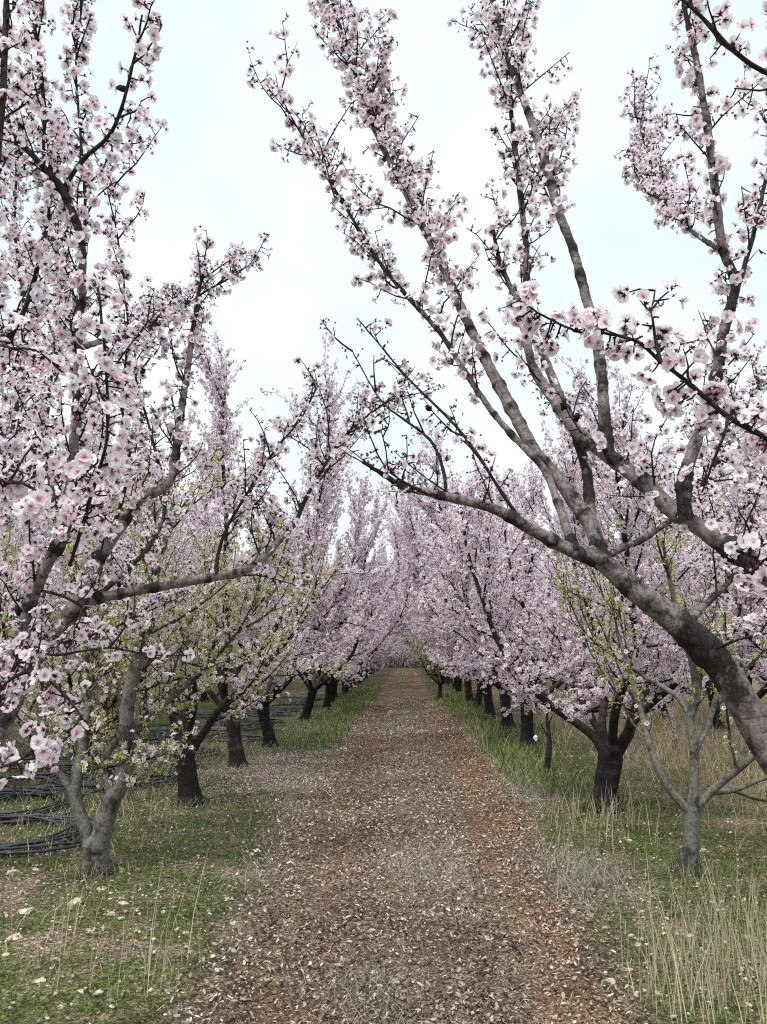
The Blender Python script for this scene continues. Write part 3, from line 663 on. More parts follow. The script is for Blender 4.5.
# third on the left: thick dark trunk, half in leaf, limb reaching right
b = ground_at(190, 810); Y = b[1]
tr = (np.array([(0, 0, -.1), lp(191, 809), lp(189, 785), lp(185, 755), lp(187, 742)]), np.array([.14, .115, .098, .105, .10]))
ls = [([lp(193, 748), lp(207, 728), lp(222, 705), lp(243, 688), lp(266, 664)], .044, 1.1), ([lp(182, 745), lp(172, 715), lp(160, 680, .3)], .045, 1.0),
      ([lp(186, 745), lp(195, 700, -.3), lp(190, 660, -.6)], .04, .8), ([lp(192, 745), lp(185, 705, .4), lp(200, 660, .7)], .042, 1.1)]
p_, t_ = row_tree(43, kind='leaf', bloom=.62, trunk_pts=tr, limb_starts=ls, n_limb=4, gap=.036, dens=1.4, r_t=.10)
stand(p_, 'almond_tree', (b[0], b[1], hz(*b)), 'almond tree with a straight dark trunk and low limb of yellow green leaves reaching right', 'tree', ROWL)

# second on the right: slim pale young tree with sparse leaf
b = ground_at(688, 880); Y = b[1]
tr = (np.array([(0, 0, -.1), lp(687, 879), lp(689, 862), lp(691, 850), lp(692, 815), lp(692, 808)]), np.array([.095, .082, .072, .055, .053, .057]))
ls = [([lp(690, 812), lp(676, 797), lp(665, 783), lp(656, 763), lp(648, 740, .05), lp(642, 715, .1)], .032, .9),
      ([lp(692, 812), lp(694, 780), lp(694, 745), lp(690, 715), lp(696, 690), lp(692, 660, -.1)], .042, 1.0),
      ([lp(694, 812), lp(706, 797), lp(717, 786), lp(735, 772, -.1), lp(755, 755, -.2)], .034, .8),
      ([lp(712, 792), lp(735, 790, .2), lp(760, 780, .3), lp(800, 765, .4)], .022, .7),
      ([lp(694, 752), lp(708, 725, .1), lp(718, 690, .2)], .024, 1.0), ([lp(690, 715), lp(676, 695, .1), lp(650, 680, .2), lp(620, 660, .3)], .022, .6)]
p_, t_ = row_tree(47, kind='leaf', bloom=.2, trunk_pts=tr, limb_starts=ls, n_limb=6, bark_m=M_BARK_PALE, gap=.055, dens=.8, r_t=.058, foot=.085, old=0, low=False)
stand(p_, 'almond_tree', (b[0], b[1], hz(*b)), 'slim young almond tree with pale smooth trunk, dark foot and few small leaves', 'tree', ROWR)

# third on the right: thick dark trunk, vase of blossom
b = ground_at(604, 815); Y = b[1]
tr = (np.array([(0, 0, -.1), lp(604, 814), lp(606, 790), lp(610, 765), lp(611, 748)]), np.array([.185, .15, .118, .118, .125]))
ls = [([lp(604, 752), lp(595, 738), lp(583, 728), lp(560, 712), lp(545, 700, -.1), lp(528, 684, -.2), lp(508, 660, -.3)], .048, 1.6),
      ([lp(617, 752), lp(628, 735), lp(634, 715), lp(645, 690, .2)], .062, 2.6), ([lp(608, 750), lp(602, 725, .1), lp(604, 690, .4), lp(595, 640, .6)], .045, 2.5),
      ([lp(612, 750), lp(615, 715, -.3), lp(625, 680, -.6)], .048, 2.6), ([lp(610, 750), lp(590, 715, .5), lp(570, 680, .9)], .042, 2.6), ([lp(615, 750), lp(640, 715, -.2), lp(680, 680, -.3)], .04, 1.9)]
p_, t_ = row_tree(53, kind='flower', bloom=.86, trunk_pts=tr, limb_starts=ls, n_limb=6, r_t=.115, dens=1.4)
stand(p_, 'almond_tree', (b[0], b[1], hz(*b)), 'blossoming almond tree with the thickest black trunk, splitting into a wide vase right of path', 'tree', ROWR)

KINDS = []
for sd, hgt_, rc, nl, bm in ((101, 5.6, 2.7, 5, M_BARK_DARK), (102, 5.2, 2.8, 6, M_BARK_DARK), (103, 6.0, 2.6, 5, M_BARK_SPLIT), (104, 5.4, 2.9, 6, M_BARK_DARK), (105, 5.8, 2.7, 5, M_BARK_DARK)):
    KINDS.append(row_tree(sd, hgt_, rc, nl, bm, limb_bark=M_BARK_DARK)[0])
LOWVASE = row_tree(106, 5.2, 2.7, 6, M_BARK_DARK, trunk_h=.28, r_t=.07)[0]
LEAFY = row_tree(120, 3.6, 1.6, 5, M_BARK_DARK, kind='leaf', bloom=.2, gap=.04)[0]
_first = {}
def plant(k, x, y, label, group, rz, sc=1.0):
    if k not in _first:
        r = _first[k] = stand(LEAFY if k == 'leafy' else LOWVASE if k == 'low' else KINDS[k], 'almond_tree', (x, y, hz(x, y)), label, 'tree', group, rz)
    else:
        r = copy_tree(_first[k]); r.location = (x, y, hz(x, y)); r.rotation_euler = (0, 0, rz); tag(r, label, 'tree', group)
    r.scale = (sc, sc, sc); return r

ORD = ['first', 'second', 'third', 'fourth', 'fifth', 'sixth', 'seventh', 'eighth', 'ninth', 'tenth', 'eleventh', 'twelfth']
left_px = [((237, 772), 2), ((270, 749), 1), ((305, 723), 0), ((327, 711), 3)]
y = None; n = 3
ys_left = [ground_at(*p)[1] for p, k in left_px]
rr = np.random.default_rng(77)
lab_left = {0: 'blossoming almond tree whose brown trunk is split and twisted, in the left row', 1: 'blossoming almond tree with a plain black trunk just past the split brown trunk'}
Yl = 0
for i, ((px, py), k) in enumerate(left_px):
    g = ground_at(px, py); Yl = g[1]
    plant(k, g[0], g[1], lab_left.get(i, 'blossoming almond tree in the left row, %s dark trunk past the split brown one' % ORD[i - 1]), ROWL, rr.random() * 6.28, rr.uniform(.95, 1.05))
i = len(left_px)
while Yl < 84:
    Yl += 2.6 * rr.uniform(.93, 1.07)
    lab = 'blossoming almond tree in the left row, %s dark trunk past the split brown one' % ORD[i - 1] if i < 9 else 'far blossoming almond tree of the left row merging into the pink tunnel'
    plant(int(rr.integers(0, 5)) if i > 1 else 4, -2.2 + rr.normal(0, .08), Yl, lab, ROWL, rr.random() * 6.28, rr.uniform(.92, 1.08)); i += 1
right_px = [((527, 752), 3), ((509, 731), 1), ((491, 720), 4), ((477, 711), 0)]
for i, ((px, py), k) in enumerate(right_px):
    g = ground_at(px, py); Yr = g[1]
    plant(k, g[0], g[1], 'blossoming almond tree with dark trunk in long grass behind the thin dead stem' if i == 0 else 'blossoming almond tree in the right row, %s dark trunk past the dead stem' % ORD[i], ROWR, rr.random() * 6.28, rr.uniform(1.06, 1.14))
i = len(right_px)
while Yr < 84:
    Yr += 2.6 * rr.uniform(.93, 1.07)
    lf = abs(Yr - 27.5) < 1.4
    lab = 'low leafy yellow green tree among the pink trees far down the right row' if lf else 'blossoming almond tree in the right row, %s dark trunk past the dead stem' % ORD[i] if i < 9 else 'far blossoming almond tree of the right row merging into the pink tunnel'
    plant('leafy' if lf else int(rr.integers(0, 5)), (1.3 if lf else 2.08) + rr.normal(0, .08), Yr, lab, ROWR, rr.random() * 6.28, .72 if lf else rr.uniform(.98, 1.12)); i += 1
# across the far end of the path
for k, x in enumerate((-3.0, -1.5, .1, 1.6, 3.1)):
    plant('low', x, 83.5 + .6 * (k % 2), 'low branched pink tree standing across the end of the path', 'almond trees at the far end of the path', rr.random() * 6.28, .80 + .05 * (k % 3)).location.z -= .55
for k, x in enumerate((-3.2, -1.3, .4, 2.2, 3.6, -2.6, -.6, 1.3, 3.0, -4.2, -2.0, 0, 1.8, 4.2, -3, -1, 1, 3)):
    plant(k % 5, x, 87 + (k % 2) * 1.5 + (k // 5) * 5, 'farthest blossoming almond tree closing off the end of the path', 'almond trees at the far end of the path', rr.random() * 6.28, 1.1)
# the rows beyond, seen between the trunks
for x0, y0, y1, nm in ((-6.4, 7.5, 48, 'left'), (6.3, 6.6, 48, 'right'), (-10.6, 11, 44, 'left'), (10.4, 12, 44, 'right')):
    yy = y0
    while yy < y1:
        far = abs(x0) > 8
        plant(int(rr.integers(0, 5)), x0 + rr.normal(0, .12), yy, 'blossoming almond tree in the %s row beyond the %s' % ('second' if far else 'next', 'black hoses' if nm == 'left' else 'dry grass'),
              'almond trees in the %s row beyond on the %s' % ('second' if far else 'next', nm), rr.random() * 6.28, rr.uniform(.9, 1.1)); yy += 2.7 * rr.uniform(.9, 1.1)

# ------------------------------------------------------------------ ground and path
def axis(*segs):
    a = []
    for lo, hi, st in segs: a.append(np.arange(lo, hi - 1e-6, st))
    return np.concatenate(a + [[segs[-1][1]]])
gx = axis((-260, -60, 20), (-60, -14, 4), (-14, -3.2, .16), (-3.2, 3.2, .06), (3.2, 14, .16), (14, 60, 4), (60, 260, 20))
gy = axis((-40, 0, 4), (0, 2.5, .25), (2.5, 13, .06), (13, 40, .12), (40, 100, .8), (100, 180, 8), (180, 500, 40))
def sheet(X, Y, Z, **k):
    ny, nx = X.shape; i = np.arange(ny - 1)[:, None] * nx; j = np.arange(nx - 1)[None]
    q = np.stack([i + j, i + j + 1, i + nx + j + 1, i + nx + j], -1).reshape(-1, 4)
    return np.stack([X, Y, Z], -1).reshape(-1, 3), q

def dirt(name, stops, chip, big, bump, tint=False):
    m, nt, out = mat(name); L = nt.links.new; b = principled(nt, out, .92, .12)
    tc = nd(nt, 'ShaderNodeTexCoord')
    wn = nd(nt, 'ShaderNodeTexNoise', i_Scale=30.0, i_Detail=2.0); L(tc.outputs['Object'], wn.inputs['Vector'])
    ws = nd(nt, 'ShaderNodeVectorMath', operation='SCALE'); ws.inputs['Scale'].default_value = .03; L(wn.outputs['Color'], ws.inputs[0])
    wa = nd(nt, 'ShaderNodeVectorMath', operation='ADD'); L(tc.outputs['Object'], wa.inputs[0]); L(ws.outputs[0], wa.inputs[1])
    v1 = nd(nt, 'ShaderNodeTexVoronoi', i_Scale=chip); L(wa.outputs[0], v1.inputs['Vector'])
    v2 = nd(nt, 'ShaderNodeTexVoronoi', i_Scale=chip * 2.3); L(wa.outputs[0], v2.inputs['Vector'])
    s1 = nd(nt, 'ShaderNodeSeparateColor'); L(v1.outputs['Color'], s1.inputs[0])
    s2 = nd(nt, 'ShaderNodeSeparateColor'); L(v2.outputs['Color'], s2.inputs[0])
    av = nd(nt, 'ShaderNodeMath', operation='MULTIPLY_ADD', i_1=.5); L(s1.outputs[0], av.inputs[0])
    hf = nd(nt, 'ShaderNodeMath', operation='MULTIPLY', i_1=.5); L(s2.outputs[1], hf.inputs[0]); L(hf.outputs[0], av.inputs[2])
    r = ramp(nt, stops); L(av.outputs[0], r.inputs[0]); last = r.outputs[0]
    n = nd(nt, 'ShaderNodeTexNoise', i_Scale=big, i_Detail=5.0, i_Roughness=.6); L(tc.outputs['Object'], n.inputs['Vector'])
    rb = ramp(nt, [(.3, (.58, .56, .56)), (.7, (1.35, 1.3, 1.26))]); L(n.outputs[0], rb.inputs[0])
    mu = nd(nt, 'ShaderNodeMix', data_type='RGBA', blend_type='MULTIPLY'); mu.inputs[0].default_value = 1
    L(last, mu.inputs[6]); L(rb.outputs[0], mu.inputs[7]); last = mu.outputs[2]
    if tint:
        a = nd(nt, 'ShaderNodeAttribute', attribute_name='col')
        m2 = nd(nt, 'ShaderNodeMix', data_type='RGBA', blend_type='MULTIPLY'); m2.inputs[0].default_value = 1
        L(last, m2.inputs[6]); L(a.outputs['Color'], m2.inputs[7]); last = m2.outputs[2]
    L(last, b.inputs['Base Color'])
    bp = nd(nt, 'ShaderNodeBump', i_Strength=1.0, i_Distance=bump); L(av.outputs[0], bp.inputs['Height']); L(bp.outputs[0], b.inputs['Normal'])
    return m

def cover(x, y):
    """share of green growth on the ground (0..1)"""
    n = fbm(x * 1.3, y * 1.3, 21); xa = np.abs(x)
    g = sstep(.22, .46, n + .25 * (fbm(x * 5, y * 5, 22) - .5)) * (.45 + .55 * sstep(.3, .6, fbm(x * 9, y * 9, 23))) * sstep(-.10, .35, np.maximum(path_left(y) - x, x - path_right(y)))
    bare = np.exp(-((x + 1.75) / .75) ** 2 - ((y - 11.0) / 2.0) ** 2)          # petals and bare soil by the split trunk
    bare = bare + .8 * np.exp(-((x + 2.7) / .5) ** 2 - ((y - 5.4) / .5) ** 2) + .6 * np.exp(-((x - 1.4) / .3) ** 2 - ((y - 6.0) / .7) ** 2)
    return np.clip(g - bare, 0, 1)
def straw_share(x, y): return np.clip(sstep(2.1, 4.2, x) * (.20 + .9 * fbm(x * .8, y * .8, 31)), 0, 1)

X, Y = np.meshgrid(gx, gy); V, Q = sheet(X, Y, hgt(X, Y))
c = cover(V[:, 0], V[:, 1])[:, None]; st = straw_share(V[:, 0], V[:, 1])[:, None]
soil = np.array([1.05, .97, .90]); grn = np.array([.46, .60, .26]); tan = np.array([1.45, 1.32, .98])
gc = (soil * (1 - c) + grn * c) * (1 - st) + tan * st
M_GROUND = dirt('orchard_soil', [(.2, (.045, .034, .028)), (.45, (.12, .095, .078)), (.65, (.19, .155, .125)), (.85, (.36, .31, .25))], 55, 1.6, .012, True)
tag(link('ground', new_mesh('ground', V, Q, None, [M_GROUND], col=gc)), kind='structure')

py_ = axis((-4, 2.5, .25), (2.5, 13, .05), (13, 40, .12), (40, 92, .5)); u = np.linspace(0, 1, 56)
l = path_left(py_) + .07 * (vnoise(py_ * 6, 0 * py_, 44) - .5) + .16 * (vnoise(py_ * 2.4, 0 * py_, 46) - .5); r = path_right(py_) + .07 * (vnoise(py_ * 6, 0 * py_ + 9, 44) - .5) + .16 * (vnoise(py_ * 2.4, 0 * py_ + 9, 46) - .5)
X = l[:, None] + (r - l)[:, None] * u[None]; Y = np.repeat(py_[:, None], len(u), 1)
edge = np.minimum(u, 1 - u)[None] * (r - l)[:, None]
V, Q = sheet(X, Y, hgt(X, Y) + .014 * sstep(0, .08, edge) + .010 * (vnoise(X * 16, Y * 16, 51) - .5) - .003)
def path_tint(x, y):
    n = fbm(x * 1.1, y * .7, 61)
    red = np.clip(np.exp(-((x - .95) / .26) ** 2) * 1.2 + .55 * np.exp(-((x + .55) / .25) ** 2) * n * 1.6 + .5 * sstep(.5, .7, n), 0, 1)
    grey = np.exp(-((x - .08) / .28) ** 2) * sstep(.42, .6, fbm(x * 1.2, y * .9, 63))
    return red, grey
rd, gr = path_tint(V[:, 0], V[:, 1])
pc = np.array([1.0, .93, .90]) * (1 - rd[:, None]) + np.array([1.08, .88, .78]) * rd[:, None]
pc = pc * (1 - gr[:, None]) + np.array([1.0, .96, .90]) * gr[:, None]
M_PATH = dirt('path_litter', [(.2, (.042, .031, .025)), (.45, (.125, .092, .070)), (.65, (.22, .162, .118)), (.85, (.42, .34, .26))], 75, 1.1, .014, True)
tag(link('path', new_mesh('path', V, Q, None, [M_PATH], col=pc)), kind='structure')

# ------------------------------------------------------------------ loose cover: litter, petals, pebbles, grass
rg = np.random.default_rng(5)
def rand_xy(n, x0, x1, y0, y1, pw=1.0):
    """points denser towards the camera"""
    y = y0 * (y1 / y0) ** (rg.random(n) ** pw); return rg.uniform(x0, x1, n), y

def scatter(name, t_list, P, N, size, C, m, label=None, cat=None, jit=.1):
    Vs, Qs, Ts, Cs = [], [], [], []; off = 0; pick = rg.integers(0, len(t_list), len(P))
    F = frames(N, rg)
    for i, (tv, tq, tt) in enumerate(t_list):
        k = np.nonzero(pick == i)[0]
        if not len(k): continue
        V = np.einsum('vi,kij->kvj', tv, F[k]) * size[k][:, None, None] + P[k][:, None]
        o = off + np.arange(len(k))[:, None, None] * len(tv)
        Vs.append(V.reshape(-1, 3)); Cs.append(np.repeat(C[k], len(tv), 0))
        if tq is not None: Qs.append((np.asarray(tq)[None] + o).reshape(-1, 4))
        if tt is not None: Ts.append((np.asarray(tt)[None] + o).reshape(-1, 3))
        off += len(k) * len(tv)
    me = new_mesh(name, np.concatenate(Vs), np.concatenate(Qs) if Qs else None, np.concatenate(Ts) if Ts else None, [m], col=np.clip(np.concatenate(Cs), 0, .95))
    return tag(link(name, me), label, cat, None, 'stuff')

def chip_t(seed):
    r_ = np.random.default_rng(seed); w = r_.uniform(.28, .6); c_ = r_.uniform(-.25, .35)
    return (np.array([(-1, -w * .5, c_), (0, -w, 0), (1, -w * .4, c_ * .8), (1.05, w * .35, c_), (.1, w, .08), (-.9, w * .6, c_)]), [(0, 1, 4, 5), (1, 2, 3, 4)], None)
CH = [chip_t(i) for i in range(6)] + [(np.array([(-1.6, -.09, 0), (1.6, -.07, .12), (1.6, .07, .12), (-1.6, .09, 0)]), [(0, 1, 2, 3)], None)]
def ground_pts(x, y, dz=0.0): return np.stack([x, y, hgt(x, y) + dz], -1)
def flat_n(n, s): return np.stack([rg.normal(0, s, n), rg.normal(0, s, n), np.ones(n)], -1)
def pick_cols(n, cols, w):
    cols = np.array(cols); k = rg.choice(len(cols), n, p=np.array(w) / sum(w)); return cols[k] * rg.uniform(.7, 1.3, (n, 1))

BRN = [(.046, .035, .029), (.13, .099, .077), (.24, .184, .14), (.26, .175, .118), (.42, .34, .255), (.57, .51, .43)]
# path litter
n = 170000; x, y = rand_xy(n, -1.6, 1.6, 3.3, 30); rd, gr = path_tint(x, y)
keep = (x > path_left(y) - .30 * rg.random(n) ** 2.6 - .12 * (fbm(y * 2.3, x * 2, 67) - .4)) & (x < path_right(y) + .30 * rg.random(n) ** 2.6 + .12 * (fbm(y * 2.3, x * 2 + 5, 68) - .4)); x, y, rd, gr = x[keep], y[keep], rd[keep], gr[keep]; n = len(x)
kp = rg.random(n) < (.30 + .9 * fbm(x * 1.6, y * 1.1, 69)) * (1 - .55 * np.exp(-((np.abs(x - .03) - .60) / .17) ** 2) * sstep(.35, .6, fbm(x * .9, y * .6, 70)))
x, y, rd, gr = x[kp], y[kp], rd[kp], gr[kp]; n = len(x)
C = pick_cols(n, BRN, (4, 3.2, 3.4, 2, 3, 2.6)); C = C * (.62 + .76 * fbm(x * 1.7, y * 1.4, 66))[:, None]; C = C * (1 + rd[:, None] * np.array([.03, -.08, -.14])); C = C * (1 - .12 * gr[:, None]) + np.array([.24, .20, .16]) * .12 * gr[:, None]
scatter('leaf_litter', CH, ground_pts(x, y, .016) + np.stack([0 * x, 0 * x, rg.random(n) * .012], -1), flat_n(n, .42), (.0045 + .0115 * rg.random(n) ** 1.8) * (1 + y * .02), C, M_LITTER)
n = 26000; x, y = rand_xy(n, -4.5, 4.5, 3.6, 24); keep = ((x < path_left(y)) | (x > path_right(y))) & (rg.random(len(x)) > .75 * cover(x, y)); x, y = x[keep], y[keep]; n = len(x)
scatter('leaf_litter', CH, ground_pts(x, y, .012), flat_n(n, .4), (.004 + .011 * rg.random(n) ** 1.8) * (1 + y * .02), pick_cols(n, BRN, (3, 4, 4, 1, 3, 2)) + .02, M_LITTER)
# fallen petals, thickest by the split trunk
PT = [(np.array([(-.6, 0, .1), (0, -.5, 0), (.7, 0, .15), (0, .5, .02)]), [(0, 1, 2, 3)], None)]
n = 20000; x, y = rand_xy(n, -4.5, 3.2, 3.8, 26)
dn = .10 + .9 * np.exp(-((x + 1.8) / .7) ** 2 - ((y - 11.0) / 2.2) ** 2) + .25 * (np.abs(np.abs(x) - 2.1) < .8); keep = rg.random(n) < dn; x, y = x[keep], y[keep]; n = len(x)
x2 = np.concatenate([x, rg.normal(-1.75, .5, 3500)]); y2 = np.concatenate([y, rg.normal(11.0, 1.5, 3500)]); n = len(x2)
scatter('fallen_petals', PT, ground_pts(x2, y2, .02), flat_n(n, .5), rg.uniform(.008, .014, n) * (1 + y2 * .025), np.array([.74, .63, .64]) * rg.uniform(.7, 1.1, (n, 1)), M_PETAL)

def pebble(seed, sub=1):
    """an angular flattened lump"""
    r_ = np.random.default_rng(seed); g = (1 + 5 ** .5) / 2
    V = unit(np.array([(-1, g, 0), (1, g, 0), (-1, -g, 0), (1, -g, 0), (0, -1, g), (0, 1, g), (0, -1, -g), (0, 1, -g), (g, 0, -1), (g, 0, 1), (-g, 0, -1), (-g, 0, 1)], float))
    T = [(0, 11, 5), (0, 5, 1), (0, 1, 7), (0, 7, 10), (0, 10, 11), (1, 5, 9), (5, 11, 4), (11, 10, 2), (10, 7, 6), (7, 1, 8), (3, 9, 4), (3, 4, 2), (3, 2, 6), (3, 6, 8), (3, 8, 9), (4, 9, 5), (2, 4, 11), (6, 2, 10), (8, 6, 7), (9, 8, 1)]
    for _ in range(sub):
        V = list(V); ed = {}; T2 = []
        def mid(a, b):
            k = (min(a, b), max(a, b))
            if k not in ed: ed[k] = len(V); V.append(unit((V[a] + V[b]) / 2))
            return ed[k]
        for a, b, c_ in T: d, e, f = mid(a, b), mid(b, c_), mid(c_, a); T2 += [(a, d, f), (b, e, d), (c_, f, e), (d, e, f)]
        T = T2; V = np.array(V)
    cut = unit(r_.normal(size=(9, 3)))
    for k in cut:                                                    # knock off flat facets
        d = V @ k; lim = r_.uniform(.45, .8); V = V - np.maximum(0, d - lim)[:, None] * k
    V = V * np.array([1, r_.uniform(.55, .85), r_.uniform(.42, .66)]) + r_.normal(0, .02, V.shape)
    return V, np.array(T)
PB = [(v, None, t) for v, t in (pebble(i, 0) for i in range(5))]
n = 15000; x, y = rand_xy(n, -4.5, 4.5, 3.5, 22); keep = (rg.random(n) < np.where((x > -1.1) & (x < 1.2), .34, .55)); x, y = x[keep], y[keep]; n = len(x)
scatter('gravel', PB, ground_pts(x, y, .008), flat_n(n, .25), (.004 + .019 * rg.random(n) ** 2.6), pick_cols(n, [(.60, .53, .42), (.46, .40, .31), (.30, .27, .24)], (4, 3, 2)), M_LITTER)

def blades(name, P, h, w, az, lean, C, m, curl=.5):
    n = len(P); d = np.stack([np.cos(az), np.sin(az), 0 * az], -1); a2 = rg.uniform(0, 6.28, n); sd = np.stack([np.cos(a2), np.sin(a2), 0 * a2], -1)
    up = np.array([0, 0, 1.0]); V = np.empty((n, 7, 3))
    for i, (f, ww) in enumerate(((0, 1), (.4, .85), (.75, .55))):
        c0 = P + d * (lean * (f ** (1 + curl)) * h)[:, None] + up * (h * f * np.sqrt(np.clip(1 - (lean * .7 * f) ** 2, .05, 1)))[:, None]
        V[:, 2 * i] = c0 - sd * (w * ww * .5)[:, None]; V[:, 2 * i + 1] = c0 + sd * (w * ww * .5)[:, None]
    V[:, 6] = P + d * (lean * h)[:, None] + up * (h * np.sqrt(np.clip(1 - (lean * .7) ** 2, .05, 1)))[:, None]
    o = np.arange(n)[:, None] * 7
    Q = np.concatenate([np.array([[0, 1, 3, 2]]) + o, np.array([[2, 3, 5, 4]]) + o]); T = np.array([[4, 5, 6]]) + o
    me = new_mesh(name, V.reshape(-1, 3), Q, T, [m], col=np.clip(np.repeat(C, 7, 0), 0, .9))
    return tag(link(name, me), kind='stuff')

# low green growth on the verges: small round leaves in mats
WD = [(np.array([(-.2, 0, -.2), (.4, -.5, .05), (1, 0, .1), (.4, .5, .05)]), [(0, 1, 2, 3)], None)]
n = 280000; x, y = rand_xy(n, -6.0, 4.8, 3.6, 24, .9); cv = cover(x, y); keep = rg.random(n) < cv * (1 - .55 * straw_share(x, y)); x, y, cv = x[keep], y[keep], cv[keep]; n = len(x)
g = rg.random((n, 1)) * .6 + .4 * vnoise(x * 3, y * 3, 81)[:, None]
scatter('ground_weeds', WD, ground_pts(x, y, 0) + np.stack([0 * x, 0 * x, rg.random(n) ** 1.5 * (.012 + .04 * cv)], -1), flat_n(n, .7), (.005 + .012 * rg.random(n) ** 2) * (1 + y * .03),
        np.array([.052, .098, .018]) * (1 - g) + np.array([.155, .22, .05]) * g, M_GRASS)
# green grass blades
n = 46000; x, y = rand_xy(n, -7.0, 5.5, 3.7, 40, .85)
lush = np.exp(-((x - 1.75) / .55) ** 2) * sstep(8.5, 10.5, y) + .8 * np.exp(-((x + 1.6) / .5) ** 2) * sstep(12, 14, y)
keep = rg.random(n) < np.clip(cover(x, y) * .35 + lush, 0, 1) * (((x < path_left(y)) | (x > path_right(y)))); x, y, lush = x[keep], y[keep], lush[keep]; n = len(x)
g = rg.random((n, 1))
blades('green_grass', ground_pts(x, y), rg.uniform(.03, .09, n) * (1 + 1.6 * lush), rg.uniform(.003, .005, n) * (1 + y * .09), rg.uniform(0, 6.28, n), rg.uniform(.1, .8, n),
       np.array([.10, .15, .045]) * (1 - g) + np.array([.25, .29, .12]) * g, M_GRASS)
nl = 7000; x = np.concatenate([rg.normal(1.75, .38, nl), rg.normal(-1.65, .35, 3500)]); y = np.concatenate([rg.uniform(9, 30, nl), rg.uniform(12.5, 34, 3500)]); k = (x < path_left(y) - .03) | (x > path_right(y) + .03); x, y = x[k], y[k]; n = len(x); g = rg.random((n, 1))
blades('green_grass', ground_pts(x, y), rg.uniform(.04, .15, n) * (.5 + vnoise(x * 1.5, y * 1.2, 95)), rg.uniform(.004, .007, n) * (1 + y * .06), rg.uniform(0, 6.28, n), rg.uniform(.1, .8, n), (np.array([.11, .17, .05]) * (1 - g) + np.array([.27, .31, .12]) * g) * (rg.random((n, 1)) > .3) + np.array([.03, .02, .0]), M_GRASS)
n = 5200; y = rg.uniform(16, 70, n); x = rg.normal(0, .26, n) + .1 * np.sin(y * .6); g = rg.random((n, 1)); k = vnoise(y * .5, x, 97) > .35; x, y, g = x[k], y[k], g[k]; n = len(x)
blades('green_grass', ground_pts(x, y), rg.uniform(.03, .10, n), rg.uniform(.008, .016, n) * (1 + y * .02), rg.uniform(0, 6.28, n), rg.uniform(.3, 1.1, n), np.where(rg.random((n, 1)) > .5, np.array([.40, .35, .24]), np.array([.14, .19, .06]) * (.6 + .8 * g)), M_GRASS)
# dry straw: the field on the right, thin on the left verge
STRAW = lambda n: np.array([.43, .36, .23]) * (.6 + .7 * rg.random((n, 1))) * (1 + rg.normal(0, .05, (n, 3)))
n = 48000; x, y = rand_xy(n, 1.3, 9.5, 4.2, 45, .8); keep = rg.random(n) < np.clip(straw_share(x, y) * (.35 + .65 * sstep(5, 9, y)) + .10 * sstep(6, 10, y), 0, 1); x, y = x[keep], y[keep]; n = len(x)
blades('dry_grass', ground_pts(x, y), rg.uniform(.08, .34, n) * (.7 + .6 * vnoise(x, y, 91)), rg.uniform(.002, .0042, n) * (1 + y * .09), rg.uniform(0, 6.28, n), rg.uniform(.1, 1.0, n), STRAW(n), M_DRY)
n = 15000; x, y = rand_xy(n, -8, -1.1, 3.9, 40, .9); keep = vnoise(x * 1.5, y * 1.5, 93) > .5; x, y = x[keep], y[keep]; n = len(x)
blades('dry_grass', ground_pts(x, y), rg.uniform(.04, .16, n), rg.uniform(.0018, .0032, n) * (1 + y * .08), rg.uniform(0, 6.28, n), rg.uniform(.3, 1.1, n), STRAW(n), M_DRY)
xy = np.stack([rg.normal(-3.2, .55, 2600), rg.uniform(6.2, 14, 2600)], -1); n = 2600
blades('dry_grass', ground_pts(xy[:, 0], xy[:, 1]), rg.uniform(.05, .2, n), rg.uniform(.0025, .005, n), rg.uniform(0, 6.28, n), rg.uniform(.2, 1.1, n), STRAW(n), M_DRY)
# stand of tall stalks near the right corner and single ones on the left
def clump(px, py, n, sx, sy, h0, h1):
    c_ = ground_at(px, py); return np.stack([rg.normal(c_[0], sx, n), rg.normal(c_[1], sy, n)], -1), rg.uniform(h0, h1, n)
cl = [clump(720, 1015, 200, .22, .25, .25, .58), clump(700, 965, 90, .22, .25, .2, .45), clump(760, 960, 90, .2, .3, .25, .55), clump(640, 1005, 45, .15, .2, .15, .4), clump(560, 850, 60, .2, .4, .12, .35),
      clump(600, 830, 90, .3, .4, .15, .42), clump(160, 985, 14, .12, .12, .35, .62), clump(150, 1000, 9, .2, .15, .3, .5), clump(60, 985, 12, .25, .2, .25, .48), clump(215, 1000, 9, .12, .15, .2, .42), clump(110, 930, 16, .35, .3, .15, .35), clump(470, 745, 90, .12, .9, .1, .3)]
xy = np.concatenate([c_[0] for c_ in cl]); h = np.concatenate([c_[1] for c_ in cl]); k = (xy[:, 0] < -1.0) | (xy[:, 0] > 1.05); xy, h = xy[k], h[k]; n = len(h)
blades('dry_stalks', ground_pts(xy[:, 0], xy[:, 1]), h, rg.uniform(.0025, .0045, n), rg.uniform(0, 6.28, n), rg.uniform(.05, .5, n), np.array([.55, .48, .33]) * rg.uniform(.7, 1.15, (n, 1)), M_DRY)
